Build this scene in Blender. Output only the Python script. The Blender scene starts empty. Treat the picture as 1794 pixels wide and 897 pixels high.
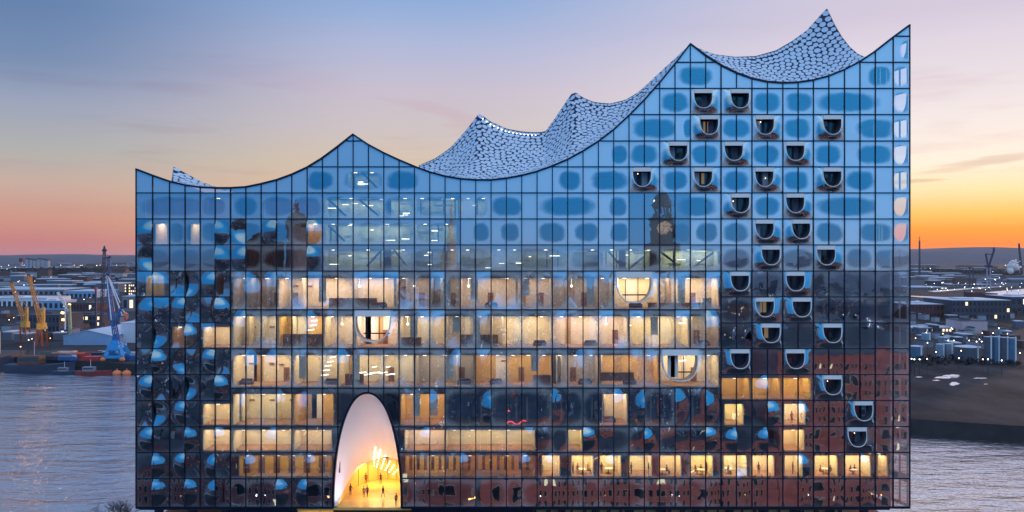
import bpy, bmesh, math, random
import numpy as np
from mathutils import Vector, Matrix, noise
R = math.radians
rnd = random.Random(7)
sc = bpy.context.scene
COL = sc.collection

# ------------------------------------------------------------------ camera
FPX, HOR, CXP, CAMY, CAMZ = 1408.0, 448.0, 897.0, -120.0, 74.6
cam_d = bpy.data.cameras.new('camera'); cam = bpy.data.objects.new('camera', cam_d); COL.objects.link(cam)
cam_d.sensor_width = 36; cam_d.lens = 36 * FPX / 1794.0
cam_d.clip_start = 1; cam_d.clip_end = 60000
cam.location = (0, CAMY, CAMZ); cam.rotation_euler = (R(90), 0, 0)
sc.camera = cam
sc.view_settings.view_transform = 'Standard'; sc.view_settings.look = 'None'
sc.view_settings.exposure = 0; sc.view_settings.gamma = 1
sc.cycles.max_bounces = 8; sc.cycles.glossy_bounces = 4; sc.cycles.diffuse_bounces = 3
sc.cycles.transparent_max_bounces = 12; sc.cycles.volume_bounces = 1; sc.cycles.sample_clamp_indirect = 4
sc.cycles.use_denoising = True

def srgb(r, g, b):
    f = lambda c: (c / 255 / 12.92) if c / 255 <= 0.04045 else ((c / 255 + 0.055) / 1.055) ** 2.4
    return (f(r), f(g), f(b))

# ------------------------------------------------------------------ sky
world = bpy.data.worlds.new('World'); sc.world = world; world.use_nodes = True
nt = world.node_tree; N = nt.nodes; L = nt.links; N.clear()
def wn(t, **k):
    n = N.new(t)
    for a, b in k.items(): setattr(n, a, b)
    return n
def wm(op, a, b=None, c=None):
    n = N.new('ShaderNodeMath'); n.operation = op
    for i, v in enumerate((a, b, c)):
        if v is None: continue
        if isinstance(v, (int, float)): n.inputs[i].default_value = v
        else: L.new(v, n.inputs[i])
    return n.outputs[0]
def wmap(v, a, b, c=0, d=1, sm=True):
    n = N.new('ShaderNodeMapRange'); n.interpolation_type = 'SMOOTHSTEP' if sm else 'LINEAR'
    L.new(v, n.inputs[0]); n.inputs[1].default_value = a; n.inputs[2].default_value = b
    n.inputs[3].default_value = c; n.inputs[4].default_value = d
    return n.outputs[0]
def wmix(f, a, b, mode='MIX'):
    n = N.new('ShaderNodeMix'); n.data_type = 'RGBA'; n.blend_type = mode; n.clamp_factor = True
    if isinstance(f, (int, float)): n.inputs[0].default_value = f
    else: L.new(f, n.inputs[0])
    for i, v in ((6, a), (7, b)):
        if isinstance(v, tuple): n.inputs[i].default_value = (*v, 1)
        else: L.new(v, n.inputs[i])
    return n.outputs[2]
tc = wn('ShaderNodeTexCoord'); sx = wn('ShaderNodeSeparateXYZ'); L.new(tc.outputs['Generated'], sx.inputs[0])
dx, dy, dz = sx.outputs
az = wm('MULTIPLY', wm('ARCTAN2', dx, dy), 180 / math.pi)
elv = wm('SQRT', wm('MAXIMUM', dz, 0.0))
def ramp(stops):
    n = wn('ShaderNodeValToRGB'); L.new(elv, n.inputs[0]); e = n.color_ramp.elements; n.color_ramp.interpolation = 'LINEAR'
    while len(e) > 1: e.remove(e[-1])
    e[0].position = stops[0][0]; e[0].color = (*stops[0][1], 1)
    for p, c in stops[1:]:
        x = e.new(p); x.color = (*c, 1)
    return n.outputs[0]
def ey(py, k=1.0):            # picture row -> sqrt of the sine of the elevation
    t = max(0, (HOR - py)) / FPX * k
    return math.sqrt(math.sin(math.atan(t)))
def front(rows, top, k):
    return ramp(sorted([(ey(p, k), srgb(*c)) for p, c in rows], key=lambda q: q[0]) + [(0.72, top[0]), (1.0, top[1])])
ZEN = (0.45, 0.64, 1.02)
r_left = front([(446, (190, 120, 130)), (420, (196, 126, 124)), (380, (202, 146, 130)), (320, (196, 168, 156)), (260, (172, 172, 170)),
                (180, (152, 160, 182)), (100, (116, 138, 174)), (0, (96, 126, 168))], ((0.14, 0.26, 0.5), ZEN), 0.86)
r_mid = front([(446, (222, 160, 120)), (380, (226, 178, 138)), (290, (212, 190, 168)), (230, (202, 190, 190)), (160, (196, 186, 202)),
               (80, (172, 180, 212)), (0, (138, 168, 212))], ((0.24, 0.4, 0.72), ZEN), 1.0)
r_right = front([(446, (250, 122, 62)), (425, (251, 136, 50)), (400, (252, 158, 62)), (370, (252, 196, 104)), (330, (254, 226, 172)),
                 (280, (251, 236, 216)), (210, (240, 228, 224)), (140, (228, 218, 222)), (60, (218, 208, 220)), (0, (206, 196, 214))],
                ((0.5, 0.55, 0.75), ZEN), 0.86)
r_back = ramp([(0.0, (0.2, 0.32, 0.6)), (0.12, (0.12, 0.38, 0.82)), (0.28, (0.04, 0.4, 1.0)), (0.5, (0.05, 0.46, 1.1)), (0.6, (0.42, 0.78, 1.25)), (0.72, (0.85, 1.02, 1.25)),
               (0.86, (0.72, 0.88, 1.15)), (1.0, ZEN)])
r_back = wmix(1.0, r_back, wmix(wmap(dx, -0.6, 0.55), (0.62, 0.76, 0.78), (1.35, 1.16, 1.02)), 'MULTIPLY')
c1 = wmix(wmap(az, -32, -8), r_left, r_mid)
c2 = wmix(wmap(az, -6, 27), c1, r_right)
absaz = wm('ABSOLUTE', wm('SUBTRACT', az, 12.0))
sky = wmix(wmap(absaz, 50, 115), c2, r_back)
# thin streaks of cloud
mp = wn('ShaderNodeMapping'); L.new(tc.outputs['Generated'], mp.inputs[0]); mp.inputs['Scale'].default_value = (2.2, 2.2, 21); mp.inputs['Rotation'].default_value = (0, R(2), 0)
nz = wn('ShaderNodeTexNoise'); L.new(mp.outputs[0], nz.inputs[0]); nz.inputs['Scale'].default_value = 2.1; nz.inputs['Detail'].default_value = 6; nz.inputs['Roughness'].default_value = 0.55
cl = wmap(nz.outputs[0], 0.52, 0.72)
band = wm('MULTIPLY', wmap(dz, 0.03, 0.085), wmap(dz, 0.3, 0.16))
cl = wm('MULTIPLY', wm('MULTIPLY', cl, band), 0.55)
sky = wmix(cl, sky, wmix(1.0, sky, (0.88, 0.78, 0.84), 'MULTIPLY'))
# two narrow streaks over the sunset, one pink veil higher up
def streak(a0, e0, wa, we, tilt, s):
    a = wm('SUBTRACT', az, a0); e = wm('SUBTRACT', wm('SUBTRACT', wm('MULTIPLY', dz, 57.3), e0), wm('MULTIPLY', a, tilt))
    wob = wm('MULTIPLY', wm('SUBTRACT', nz.outputs[0], 0.5), we * 5)
    d = wm('ADD', wm('POWER', wm('DIVIDE', a, wa), 2.0), wm('POWER', wm('DIVIDE', wm('ADD', e, wob), we), 2.0))
    return wm('MULTIPLY', wmap(d, 1.0, 0.0), s)
for a0, e0, wa, we, ti, s, cc in ((31.0, 5.9, 4.2, 0.30, 0.08, 0.5, (0.62, 0.5, 0.5)), (26.6, 4.75, 2.4, 0.14, 0.02, 0.5, (0.62, 0.5, 0.48)),
                                  (28.6, 5.4, 2.6, 0.2, 0.1, 0.4, (0.7, 0.55, 0.5)), (-4.5, 9.6, 6.5, 0.7, -0.28, 0.3, (0.98, 0.72, 0.78)), (-16, 12.0, 7, 0.9, -0.1, 0.2, (1.0, 0.85, 0.9))):
    sky = wmix(streak(a0, e0, wa, we, ti, s), sky, wmix(1.0, sky, cc, 'MULTIPLY'))
bg = wn('ShaderNodeBackground'); L.new(sky, bg.inputs[0]); bg.inputs[1].default_value = 1.06
nish = wn('ShaderNodeTexSky', sky_type='NISHITA'); nish.sun_disc = False
nish.sun_elevation = R(1.5); nish.sun_rotation = R(42)
bg2 = wn('ShaderNodeBackground'); L.new(nish.outputs[0], bg2.inputs[0]); bg2.inputs[1].default_value = 0.006
add = wn('ShaderNodeAddShader'); L.new(bg.outputs[0], add.inputs[0]); L.new(bg2.outputs[0], add.inputs[1])
out = wn('ShaderNodeOutputWorld'); L.new(add.outputs[0], out.inputs[0])

sun_d = bpy.data.lights.new('sun', 'SUN'); sun = bpy.data.objects.new('sun', sun_d); COL.objects.link(sun)
sun_d.energy = 1.6; sun_d.angle = R(3); sun_d.color = (1, 0.55, 0.3)
d = Vector((math.sin(R(42)) * math.cos(R(2)), math.cos(R(42)) * math.cos(R(2)), math.sin(R(2))))
sun.rotation_euler = d.to_track_quat('Z', 'Y').to_euler()
sun['kind'] = 'helper'

# ------------------------------------------------------------------ helpers
def P(px, py, Ld):            # the point seen at picture place (px, py) at distance Ld in front of the camera
    return Vector(((px - CXP) / FPX * Ld, CAMY + Ld, CAMZ - (py - HOR) / FPX * Ld))
def FX(px): return (px - CXP) / FPX * 120.0
def FZ(py): return CAMZ - (py - HOR) / FPX * 120.0

MATS = {}
def mat(name, col, rough=0.7, metal=0.0, var=0.25, vscale=0.5, bump=0.0, bscale=4.0, emit=None, estr=0.0, spec=0.4, stretch=(1, 1, 1), coord='Object'):
    if name in MATS: return MATS[name]
    m = bpy.data.materials.new(name); m.use_nodes = True; t = m.node_tree; n = t.nodes; l = t.links
    b = n['Principled BSDF']; b.inputs['Roughness'].default_value = rough; b.inputs['Metallic'].default_value = metal
    b.inputs['Specular IOR Level'].default_value = spec
    tcn = n.new('ShaderNodeTexCoord'); mpn = n.new('ShaderNodeMapping'); mpn.inputs['Scale'].default_value = stretch
    l.new(tcn.outputs[coord], mpn.inputs[0])
    a = n.new('ShaderNodeTexNoise'); a.inputs['Scale'].default_value = vscale; a.inputs['Detail'].default_value = 5; l.new(mpn.outputs[0], a.inputs[0])
    r = n.new('ShaderNodeMapRange'); l.new(a.outputs[0], r.inputs[0]); r.inputs[1].default_value = 0.25; r.inputs[2].default_value = 0.75
    r.inputs[3].default_value = 1 - var; r.inputs[4].default_value = 1 + var
    mx = n.new('ShaderNodeVectorMath'); mx.operation = 'SCALE'; mx.inputs[0].default_value = col; l.new(r.outputs[0], mx.inputs['Scale'])
    l.new(mx.outputs[0], b.inputs['Base Color'])
    if bump:
        q = n.new('ShaderNodeTexNoise'); q.inputs['Scale'].default_value = bscale; q.inputs['Detail'].default_value = 4; l.new(mpn.outputs[0], q.inputs[0])
        bp = n.new('ShaderNodeBump'); bp.inputs['Strength'].default_value = bump; bp.inputs['Distance'].default_value = 0.1
        l.new(q.outputs[0], bp.inputs['Height']); l.new(bp.outputs[0], b.inputs['Normal'])
    if emit:
        b.inputs['Emission Color'].default_value = (*emit, 1); b.inputs['Emission Strength'].default_value = estr
    MATS[name] = m
    return m
def lamp_mat(name, col, s): return mat(name, (0.5, 0.5, 0.5), emit=col, estr=s, var=0.0)

class MB:
    def __init__(s): s.v = []; s.f = []; s.uv = []; s.at = []
    def quad(s, a, b, c, d):
        i = len(s.v); s.v += [Vector(a), Vector(b), Vector(c), Vector(d)]; s.f.append((i, i + 1, i + 2, i + 3)); return s
    def poly(s, pts):
        i = len(s.v); s.v += [Vector(p) for p in pts]; s.f.append(tuple(range(i, i + len(pts)))); return s
    def box(s, x0, x1, y0, y1, z0, z1):
        if x1 < x0: x0, x1 = x1, x0
        if y1 < y0: y0, y1 = y1, y0
        if z1 < z0: z0, z1 = z1, z0
        i = len(s.v)
        s.v += [Vector(p) for p in ((x0, y0, z0), (x1, y0, z0), (x1, y1, z0), (x0, y1, z0), (x0, y0, z1), (x1, y0, z1), (x1, y1, z1), (x0, y1, z1))]
        s.f += [tuple(i + k for k in q) for q in ((0, 3, 2, 1), (4, 5, 6, 7), (0, 1, 5, 4), (1, 2, 6, 5), (2, 3, 7, 6), (3, 0, 4, 7))]
        return s
    def beam(s, a, b, w, h=None, w2=None):
        h = h or w; w2 = w2 or w; a = Vector(a); b = Vector(b); d = (b - a).normalized()
        up = Vector((0, 0, 1)) if abs(d.z) < 0.9 else Vector((0, 1, 0))
        u = d.cross(up).normalized(); v = u.cross(d).normalized(); i = len(s.v); k2 = w2 / w
        for p, k in ((a, 1), (b, k2)):
            for su, sv in ((-1, -1), (1, -1), (1, 1), (-1, 1)):
                s.v.append(p + u * su * w / 2 * k + v * sv * h / 2 * k)
        s.f += [tuple(i + k for k in q) for q in ((0, 1, 2, 3), (7, 6, 5, 4), (0, 4, 5, 1), (1, 5, 6, 2), (2, 6, 7, 3), (3, 7, 4, 0))]
        return s
    def tube(s, a, b, r, r2=None, n=8, cap=True):
        r2 = r if r2 is None else r2; a = Vector(a); b = Vector(b); d = (b - a).normalized()
        up = Vector((0, 0, 1)) if abs(d.z) < 0.9 else Vector((0, 1, 0))
        u = d.cross(up).normalized(); v = u.cross(d).normalized(); i = len(s.v)
        for p, q in ((a, r), (b, r2)):
            for k in range(n):
                t = 2 * math.pi * k / n; s.v.append(p + (u * math.cos(t) + v * math.sin(t)) * q)
        for k in range(n): s.f.append((i + k, i + (k + 1) % n, i + n + (k + 1) % n, i + n + k))
        if cap: s.f.append(tuple(i + k for k in range(n))[::-1]); s.f.append(tuple(i + n + k for k in range(n)))
        return s
    def ball(s, c, r, n=8, m=5, sq=(1, 1, 1)):
        c = Vector(c); i = len(s.v)
        for j in range(m + 1):
            p = math.pi * j / m
            for k in range(n):
                t = 2 * math.pi * k / n; s.v.append(c + Vector((math.sin(p) * math.cos(t) * sq[0], math.sin(p) * math.sin(t) * sq[1], math.cos(p) * sq[2])) * r)
        for j in range(m):
            for k in range(n):
                s.f.append((i + j * n + k, i + j * n + (k + 1) % n, i + (j + 1) * n + (k + 1) % n, i + (j + 1) * n + k))
        return s
    def mesh(s, name, m, smooth=False):
        me = bpy.data.meshes.new(name); me.from_pydata([tuple(v) for v in s.v], [], s.f); me.materials.append(m)
        if smooth: me.polygons.foreach_set('use_smooth', [True] * len(me.polygons))
        return me
    def build(s, name, m, parent=None, smooth=False, origin=None):
        if origin is not None:
            o_ = Vector(origin); s.v = [v - o_ for v in s.v]
        me = s.mesh(name, m, smooth)
        return put(name, me, parent, origin or (0, 0, 0))
def put(name, me, parent=None, loc=(0, 0, 0)):
    o = bpy.data.objects.new(name, me); COL.objects.link(o); o.location = loc
    if parent is not None: o.parent = parent
    return o
def tag(o, label=None, cat=None, group=None, kind=None):
    if label: o['label'] = label
    if cat: o['category'] = cat
    if group: o['group'] = group
    if kind: o['kind'] = kind
    return o
def empty(name, loc=(0, 0, 0), rz=0):
    o = bpy.data.objects.new(name, None); COL.objects.link(o); o.location = loc; o.rotation_euler.z = rz; return o
def copy_thing(root, loc, label=None, group=None, rz=None, scale=None):
    c = root.copy(); COL.objects.link(c); c.location = loc
    if rz is not None: c.rotation_euler.z = rz
    if scale: c.scale = scale
    if label: c['label'] = label
    if group: c['group'] = group
    for ch in list(root.children):
        d = ch.copy(); COL.objects.link(d); d.parent = c
        for g in list(ch.children):
            e = g.copy(); COL.objects.link(e); e.parent = d
    return c
def interp(tab, x):
    if x <= tab[0][0]: return tab[0][1]
    for (a, b), (c, d) in zip(tab, tab[1:]):
        if x <= c: return b + (d - b) * (x - a) / (c - a) if c > a else d
    return tab[-1][1]

# materials of the hall
def glass_material(wave=0.06, refl=0.4):
    m = bpy.data.materials.new('facade_glass'); m.use_nodes = True; t = m.node_tree; n = t.nodes; l = t.links; n.clear()
    o = n.new('ShaderNodeOutputMaterial')
    def M(op, a, b=None):
        q = n.new('ShaderNodeMath'); q.operation = op
        for i, v in enumerate((a, b)):
            if v is None: continue
            if isinstance(v, (int, float)): q.inputs[i].default_value = v
            else: l.new(v, q.inputs[i])
        return q.outputs[0]
    uv = n.new('ShaderNodeUVMap'); uv.uv_map = 'oval'; s = n.new('ShaderNodeSeparateXYZ'); l.new(uv.outputs[0], s.inputs[0])
    rr = M('ADD', M('POWER', M('ABSOLUTE', s.outputs[0]), 2.6), M('POWER', M('ABSOLUTE', s.outputs[1]), 2.6))
    tc0 = n.new('ShaderNodeTexCoord'); en = n.new('ShaderNodeTexNoise'); en.inputs['Scale'].default_value = 0.55; en.inputs['Detail'].default_value = 2; l.new(tc0.outputs['Object'], en.inputs[0])
    rr = M('ADD', rr, M('MULTIPLY', M('SUBTRACT', en.outputs[0], 0.5), 1.1))
    mr = n.new('ShaderNodeMapRange'); mr.interpolation_type = 'SMOOTHSTEP'; l.new(rr, mr.inputs[0]); mr.inputs[1].default_value = 0.45; mr.inputs[2].default_value = 1.5
    at = n.new('ShaderNodeAttribute'); at.attribute_name = 'frit'; at.attribute_type = 'GEOMETRY'
    frit = M('MULTIPLY', mr.outputs[0], at.outputs['Fac'])
    tcn = n.new('ShaderNodeTexCoord')
    nz = n.new('ShaderNodeTexNoise'); nz.inputs['Scale'].default_value = 0.42; nz.inputs['Detail'].default_value = 1.5; nz.inputs['Distortion'].default_value = 0.8
    l.new(tcn.outputs['Object'], nz.inputs[0])
    bp = n.new('ShaderNodeBump'); bp.inputs['Strength'].default_value = 1.0; bp.inputs['Distance'].default_value = wave; l.new(nz.outputs[0], bp.inputs['Height'])
    gl = n.new('ShaderNodeBsdfGlossy'); gl.inputs['Roughness'].default_value = 0.015; gl.inputs['Color'].default_value = (0.66, 0.86, 1.0, 1); l.new(bp.outputs[0], gl.inputs['Normal'])
    tr = n.new('ShaderNodeBsdfTransparent'); tr.inputs[0].default_value = (0.97, 0.98, 0.95, 1)
    mx = n.new('ShaderNodeMixShader'); l.new(frit, mx.inputs[0]); l.new(tr.outputs[0], mx.inputs[1])
    df = n.new('ShaderNodeBsdfDiffuse'); df.inputs[0].default_value = (0.88, 0.9, 0.9, 1); l.new(df.outputs[0], mx.inputs[2])
    m2 = n.new('ShaderNodeMixShader'); m2.inputs[0].default_value = refl; l.new(mx.outputs[0], m2.inputs[1]); l.new(gl.outputs[0], m2.inputs[2])
    l.new(m2.outputs[0], o.inputs[0])
    return m
GLASS = glass_material(0.05); GLASS_LOW = glass_material(0.0035, 0.47); GLASS_UP = glass_material(0.004)
def glass_for(pm, rt): return GLASS_UP if rt < 474 else (GLASS if 404 < pm < 1264 and rt < 700 else GLASS_LOW)
FRAME = mat('mullion_metal', (0.005, 0.009, 0.03), 0.45, 0.3, var=0.2)
WHITE = mat('white_rim', (0.88, 0.88, 0.9), 0.3, var=0.04)
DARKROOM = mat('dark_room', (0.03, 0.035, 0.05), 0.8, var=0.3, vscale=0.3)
SLAB = mat('slab_edge', (0.05, 0.04, 0.055), 0.8, var=0.3)
VAULT = mat('vault_plaster', (0.85, 0.85, 0.86), 0.4, var=0.03, vscale=0.2)

# ------------------------------------------------------------------ the concert hall: outline data in picture places on its front plane
ROOF = [(238, 296), (268.5, 307.6), (300, 318.5), (325, 324.3), (351, 327.7), (378, 328.9), (404, 328.9), (431, 327.2), (457.5, 321.8), (485, 314.8), (511, 305.4),
        (538, 293), (564.3, 276.8), (591.4, 256.7), (618.5, 235), (644.5, 252.8), (671.6, 267.2), (698.7, 279.8), (728.8, 292.4), (753, 301.3), (779, 308.3), (805, 312.8),
        (833, 315), (860, 315), (886, 312.3), (913, 307.3), (940.3, 300.3), (967.4, 290.6), (994.5, 279.0), (1021.6, 264.1), (1048.7, 247.1), (1074.8, 227), (1103, 201),
        (1130, 173.5), (1155, 145), (1183, 111), (1209.5, 76.6), (1236.3, 97), (1264, 114.5), (1290, 127.4), (1316.6, 137), (1344, 143), (1371, 145), (1398, 144), (1425, 140),
        (1452, 132.7), (1479, 121.9), (1506.5, 107.5), (1533.5, 89.5), (1564.7, 65), (1594, 43.5)]
def roof(px): return interp(ROOF, px)
COLS = [238.5, 267.6, 297.3, 324.4, 350.9, 377.1]
COLS += [404 + (1263.1 - 404) / 32 * k for k in range(33)]
COLS += [1290.2, 1317.3, 1344.4, 1371.4, 1398.2, 1425, 1452, 1479.4, 1506.5, 1533.4, 1564.7, 1593.8]
UP = [18, 63, 108.7, 154.5, 200.3, 246.5, 291.8, 337.4, 383, 428.5, 474.3]
ROWS_L = UP + [519.5, 565, 610, 655.5, 701, 746.6, 792, 837.6, 888.5]
ROWS_C = UP + [542, 610.3, 679, 746.8, 792, 837.6, 888.5]
def zone(i): return 'L' if i < 6 else ('C' if i < 38 else 'R')
def rows_of(i): return ROWS_C if zone(i) == 'C' else ROWS_L
ACX, ARX, ARY, AB = 643.7, 60.2, 201.5, 889.0
def arch(px):                 # picture row of the arch's edge, None outside it
    t = abs(px - ACX) / ARX
    return None if t >= 1 else AB - ARY * (1 - t ** 2.15) ** (1 / 2.15)

hall = empty('concert_hall', (0, 0, 0))
tag(hall, 'huge glass concert hall with a wave shaped roof, gridded panes and a tall arched opening', 'concert hall')

BAL = {154.5: (1231.5, 1296), 200.3: (1242, 1339.5, 1457.5), 246.5: (1188, 1285, 1392.5), 291.8: (1124.5, 1231.5, 1338.5, 1457.5), 337.4: (1296.5, 1392.5),
       383: (1339, 1403), 428.5: (1350, 1446.7), 474.3: (1296, 1393), 519.5: (1339.5, 1404), 565: (1350, 1457.7), 610: (1296, 1393), 655.5: (1457.7,),
       701: (1512,), 746.6: (1501.5,)}
BIG = [(1111, 474.3, 542), (653, 542, 610.3), (1191.5, 610.3, 679)]
def pair_of(cx, big=False):
    c = [COLS[i] for i in range(len(COLS))]
    best = None
    for i in range(len(c) - 2):
        if i >= 38 and (i - 38) % 2: continue
        if 6 <= i < 38 and (i % 2): continue
        if i < 6: continue
        w = 3 if False else 2
        m = (c[i] + c[i + w]) / 2
        if best is None or abs(m - cx) < abs(best[0] - cx): best = (m, i)
    return best[1]
skip = set()                  # (column, top row) places taken by a balcony's own glass
BALS = []
for rt, xs in BAL.items():
    for cx in xs:
        i = pair_of(cx)
        if not (COLS[i] - 2 < cx - 16 and cx + 16 < COLS[i + 2] + 2):
            for q in (i - 1, i + 1):
                if COLS[q] - 2 < cx - 16 and cx + 16 < COLS[q + 2] + 2: i = q; break
        skip.add((i, rt)); skip.add((i + 1, rt)); BALS.append((cx, 16.6, i, 2, rt))
for cx, rt, rb in BIG:
    i = min(range(6, 36), key=lambda q: abs((COLS[q] + COLS[q + 3]) / 2 - cx)); 
    for k in range(3): skip.add((i + k, rt))
    BALS.append((cx, 31, i, 3, rt))

OV = {63: [(1578, 1606)], 108.7: [(1190, 1246), (1522, 1560), (1566, 1592)],
      154.5: [(1159, 1206), (1321, 1366), (1377, 1422), (1433, 1536), (1566, 1594)],
      200.3: [(1110, 1186), (1198, 1214), (1267, 1313), (1375, 1421), (1502, 1566), (1566, 1592)],
      246.5: [(1072, 1098), (1105, 1152), (1213, 1257), (1320, 1364), (1428, 1472), (1502, 1562), (1566, 1594)],
      291.8: [(540, 582), (604, 668), (678, 732), (980, 1016), (1036, 1098), (1163, 1204), (1267, 1311), (1375, 1416), (1482, 1532), (1566, 1592)],
      337.4: [(250, 352), (355, 394), (411, 450), (461, 512), (515, 562), (566, 618), (620, 672), (676, 726), (728, 790), (792, 812), (830, 854), (862, 914), (948, 1040), (1068, 1098), (1190, 1255), (1323, 1365), (1432, 1534), (1566, 1594)],
      383: [(240, 296), (298, 322), (326, 348), (352, 404), (406, 456), (460, 508), (512, 562), (568, 618), (622, 670), (674, 724), (728, 790), (830, 856), (878, 908), (944, 990), (1008, 1048), (1070, 1100), (1178, 1208), (1220, 1256), (1267, 1311), (1430, 1476), (1506, 1562), (1566, 1594)],
      428.5: [(240, 296), (298, 350), (352, 404), (406, 458), (460, 562), (566, 720), (722, 800), (802, 860), (890, 1000), (1002, 1052), (1054, 1155), (1156, 1212), (1214, 1262), (1267, 1313), (1372, 1423), (1482, 1526), (1530, 1594)]}
BUL = {383: [(267.6, 'L', 1), (377.1, 'R', 1), (431, 'L', -1), (538, 'R', 1), (484, 'L', 1)], 428.5: [(267.6, 'L', -1), (377.1, 'R', 1), (431, 'L', 1), (538, 'R', 1)],
       474.3: [(267.6, 'R', 1), (324.4, 'R', -1), (377.1, 'L', 1), (431, 'R', 1), (484, 'L', 1)], 519.5: [(267.6, 'L', 1), (324.4, 'L', 1), (377.1, 'R', 1)],
       542: [(431, 'L', 1), (538, 'R', 1), (1237, 'R', 1)], 565: [(267.6, 'R', -1), (324.4, 'R', 1)],
       610: [(267.6, 'R', 1), (324.4, 'L', -1), (377.1, 'L', 1)], 610.3: [(431, 'R', 1), (484, 'L', 1), (591, 'R', 1), (805, 'L', 1), (1020, 'L', 1)],
       655.5: [(267.6, 'L', 1), (324.4, 'R', -1), (377.1, 'R', 1), (1344.4, 'L', 1)], 701: [(267.6, 'R', -1), (324.4, 'L', 1), (1344.4, 'R', 1), (1398, 'R', 1)],
       679: [(431, 'L', 1), (484, 'R', 1), (538, 'L', 1), (752, 'R', 1), (860, 'L', 1), (967, 'R', 1), (1075, 'R', 1), (1129, 'L', 1), (1183, 'R', 1), (1237, 'R', 1)],
       746.6: [(267.6, 'L', 1), (324.4, 'R', 1), (377.1, 'R', 1), (1290, 'L', 1), (1344, 'L', 1)],
       746.8: [(484, 'L', 1), (752, 'L', 1), (1020, 'R', 1), (1129, 'R', 1), (1237, 'R', 1)],
       792: [(267.6, 'R', 1), (324.4, 'L', 1), (377.1, 'L', 1), (431, 'R', 1), (538, 'R', 1), (805, 'R', 1), (914, 'R', 1), (967, 'L', 1), (1075, 'L', 1), (1290, 'R', -1), (1398, 'R', 1), (1506.5, 'R', 1)],
       837.6: [(267.6, 'R', 1), (324.4, 'R', 1), (377.1, 'L', 1), (484, 'R', 1), (538, 'L', 1)]}
rb2 = random.Random(21)
def pm_right(p): return p > 1260
def oval_for(rt, rbm, p0, p1, table={}):
    if rt in OV:
        best = None
        for a, b in OV[rt]:
            o = min(b, p1) - max(a, p0)
            if o > 2 and (best is None or o > best[0]): best = (o, a, b)
        if best: return ((best[1] + best[2]) / 2, (best[2] - best[1]) / 2, (rt + rbm) / 2 + 1, (rbm - rt) * 0.355)
        return None
    if rt < 474: return None
    key = rt
    if key not in table:      # lower rows: clear fields one to three panes wide
        lst = []; i = 0; n = len(COLS) - 1
        while i < n:
            w = rb2.choice((1, 2, 2, 2, 3, 3, 4)); e = min(i + w, n); lst.append((COLS[i] + 1, COLS[e] - 1)); i = e
        table[key] = lst
    for a, b in table[key]:
        if a - 4 <= (p0 + p1) / 2 <= b + 4: return ((a + b) / 2, (b - a) / 2, (rt + rbm) / 2 + 2, (rbm - rt) * 0.41)
    return None
def frit_cov(pm, rt):
    if rt in (337.4, 383) and 1101 < pm < 1212: return 0.22
    if rt in (337.4, 383) and 780 < pm < 804: return 0.2
    if rt < 300: return interp([(240, 0.5), (700, 0.6), (1000, 0.85), (1200, 0.95)], pm)
    if rt < 400: return interp([(240, 0.3), (560, 0.38), (900, 0.72), (1100, 0.9), (1300, 0.95)], pm)
    if rt < 474: return interp([(240, 0.22), (600, 0.35), (1000, 0.45), (1300, 0.66)], pm)
    if pm < 404: return 0.1
    if pm < 1264: return 0.6 if rt < 670 else 0.3
    return 0.2 if rt < 560 else 0.08
def finish_glass(me, ovs, covs):
    uvl = me.uv_layers.new(name='oval'); data = [0.0] * (2 * len(me.loops)); att = me.attributes.new('frit', 'FLOAT', 'POINT')
    vals = [0.0] * len(me.vertices)
    for pi, p in enumerate(me.polygons):
        ov = ovs[pi]
        for li in p.loop_indices:
            vi = me.loops[li].vertex_index; co = me.vertices[vi].co
            px = co.x / 120 * FPX + CXP; py = HOR + (CAMZ - co.z) / 120 * FPX
            data[2 * li], data[2 * li + 1] = ((px - ov[0]) / ov[1], (py - ov[2]) / ov[3]) if ov else (9.0, 9.0)
            vals[vi] = covs[pi]
    uvl.data.foreach_set('uv', data); att.data.foreach_set('value', vals)
panes = []
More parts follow.
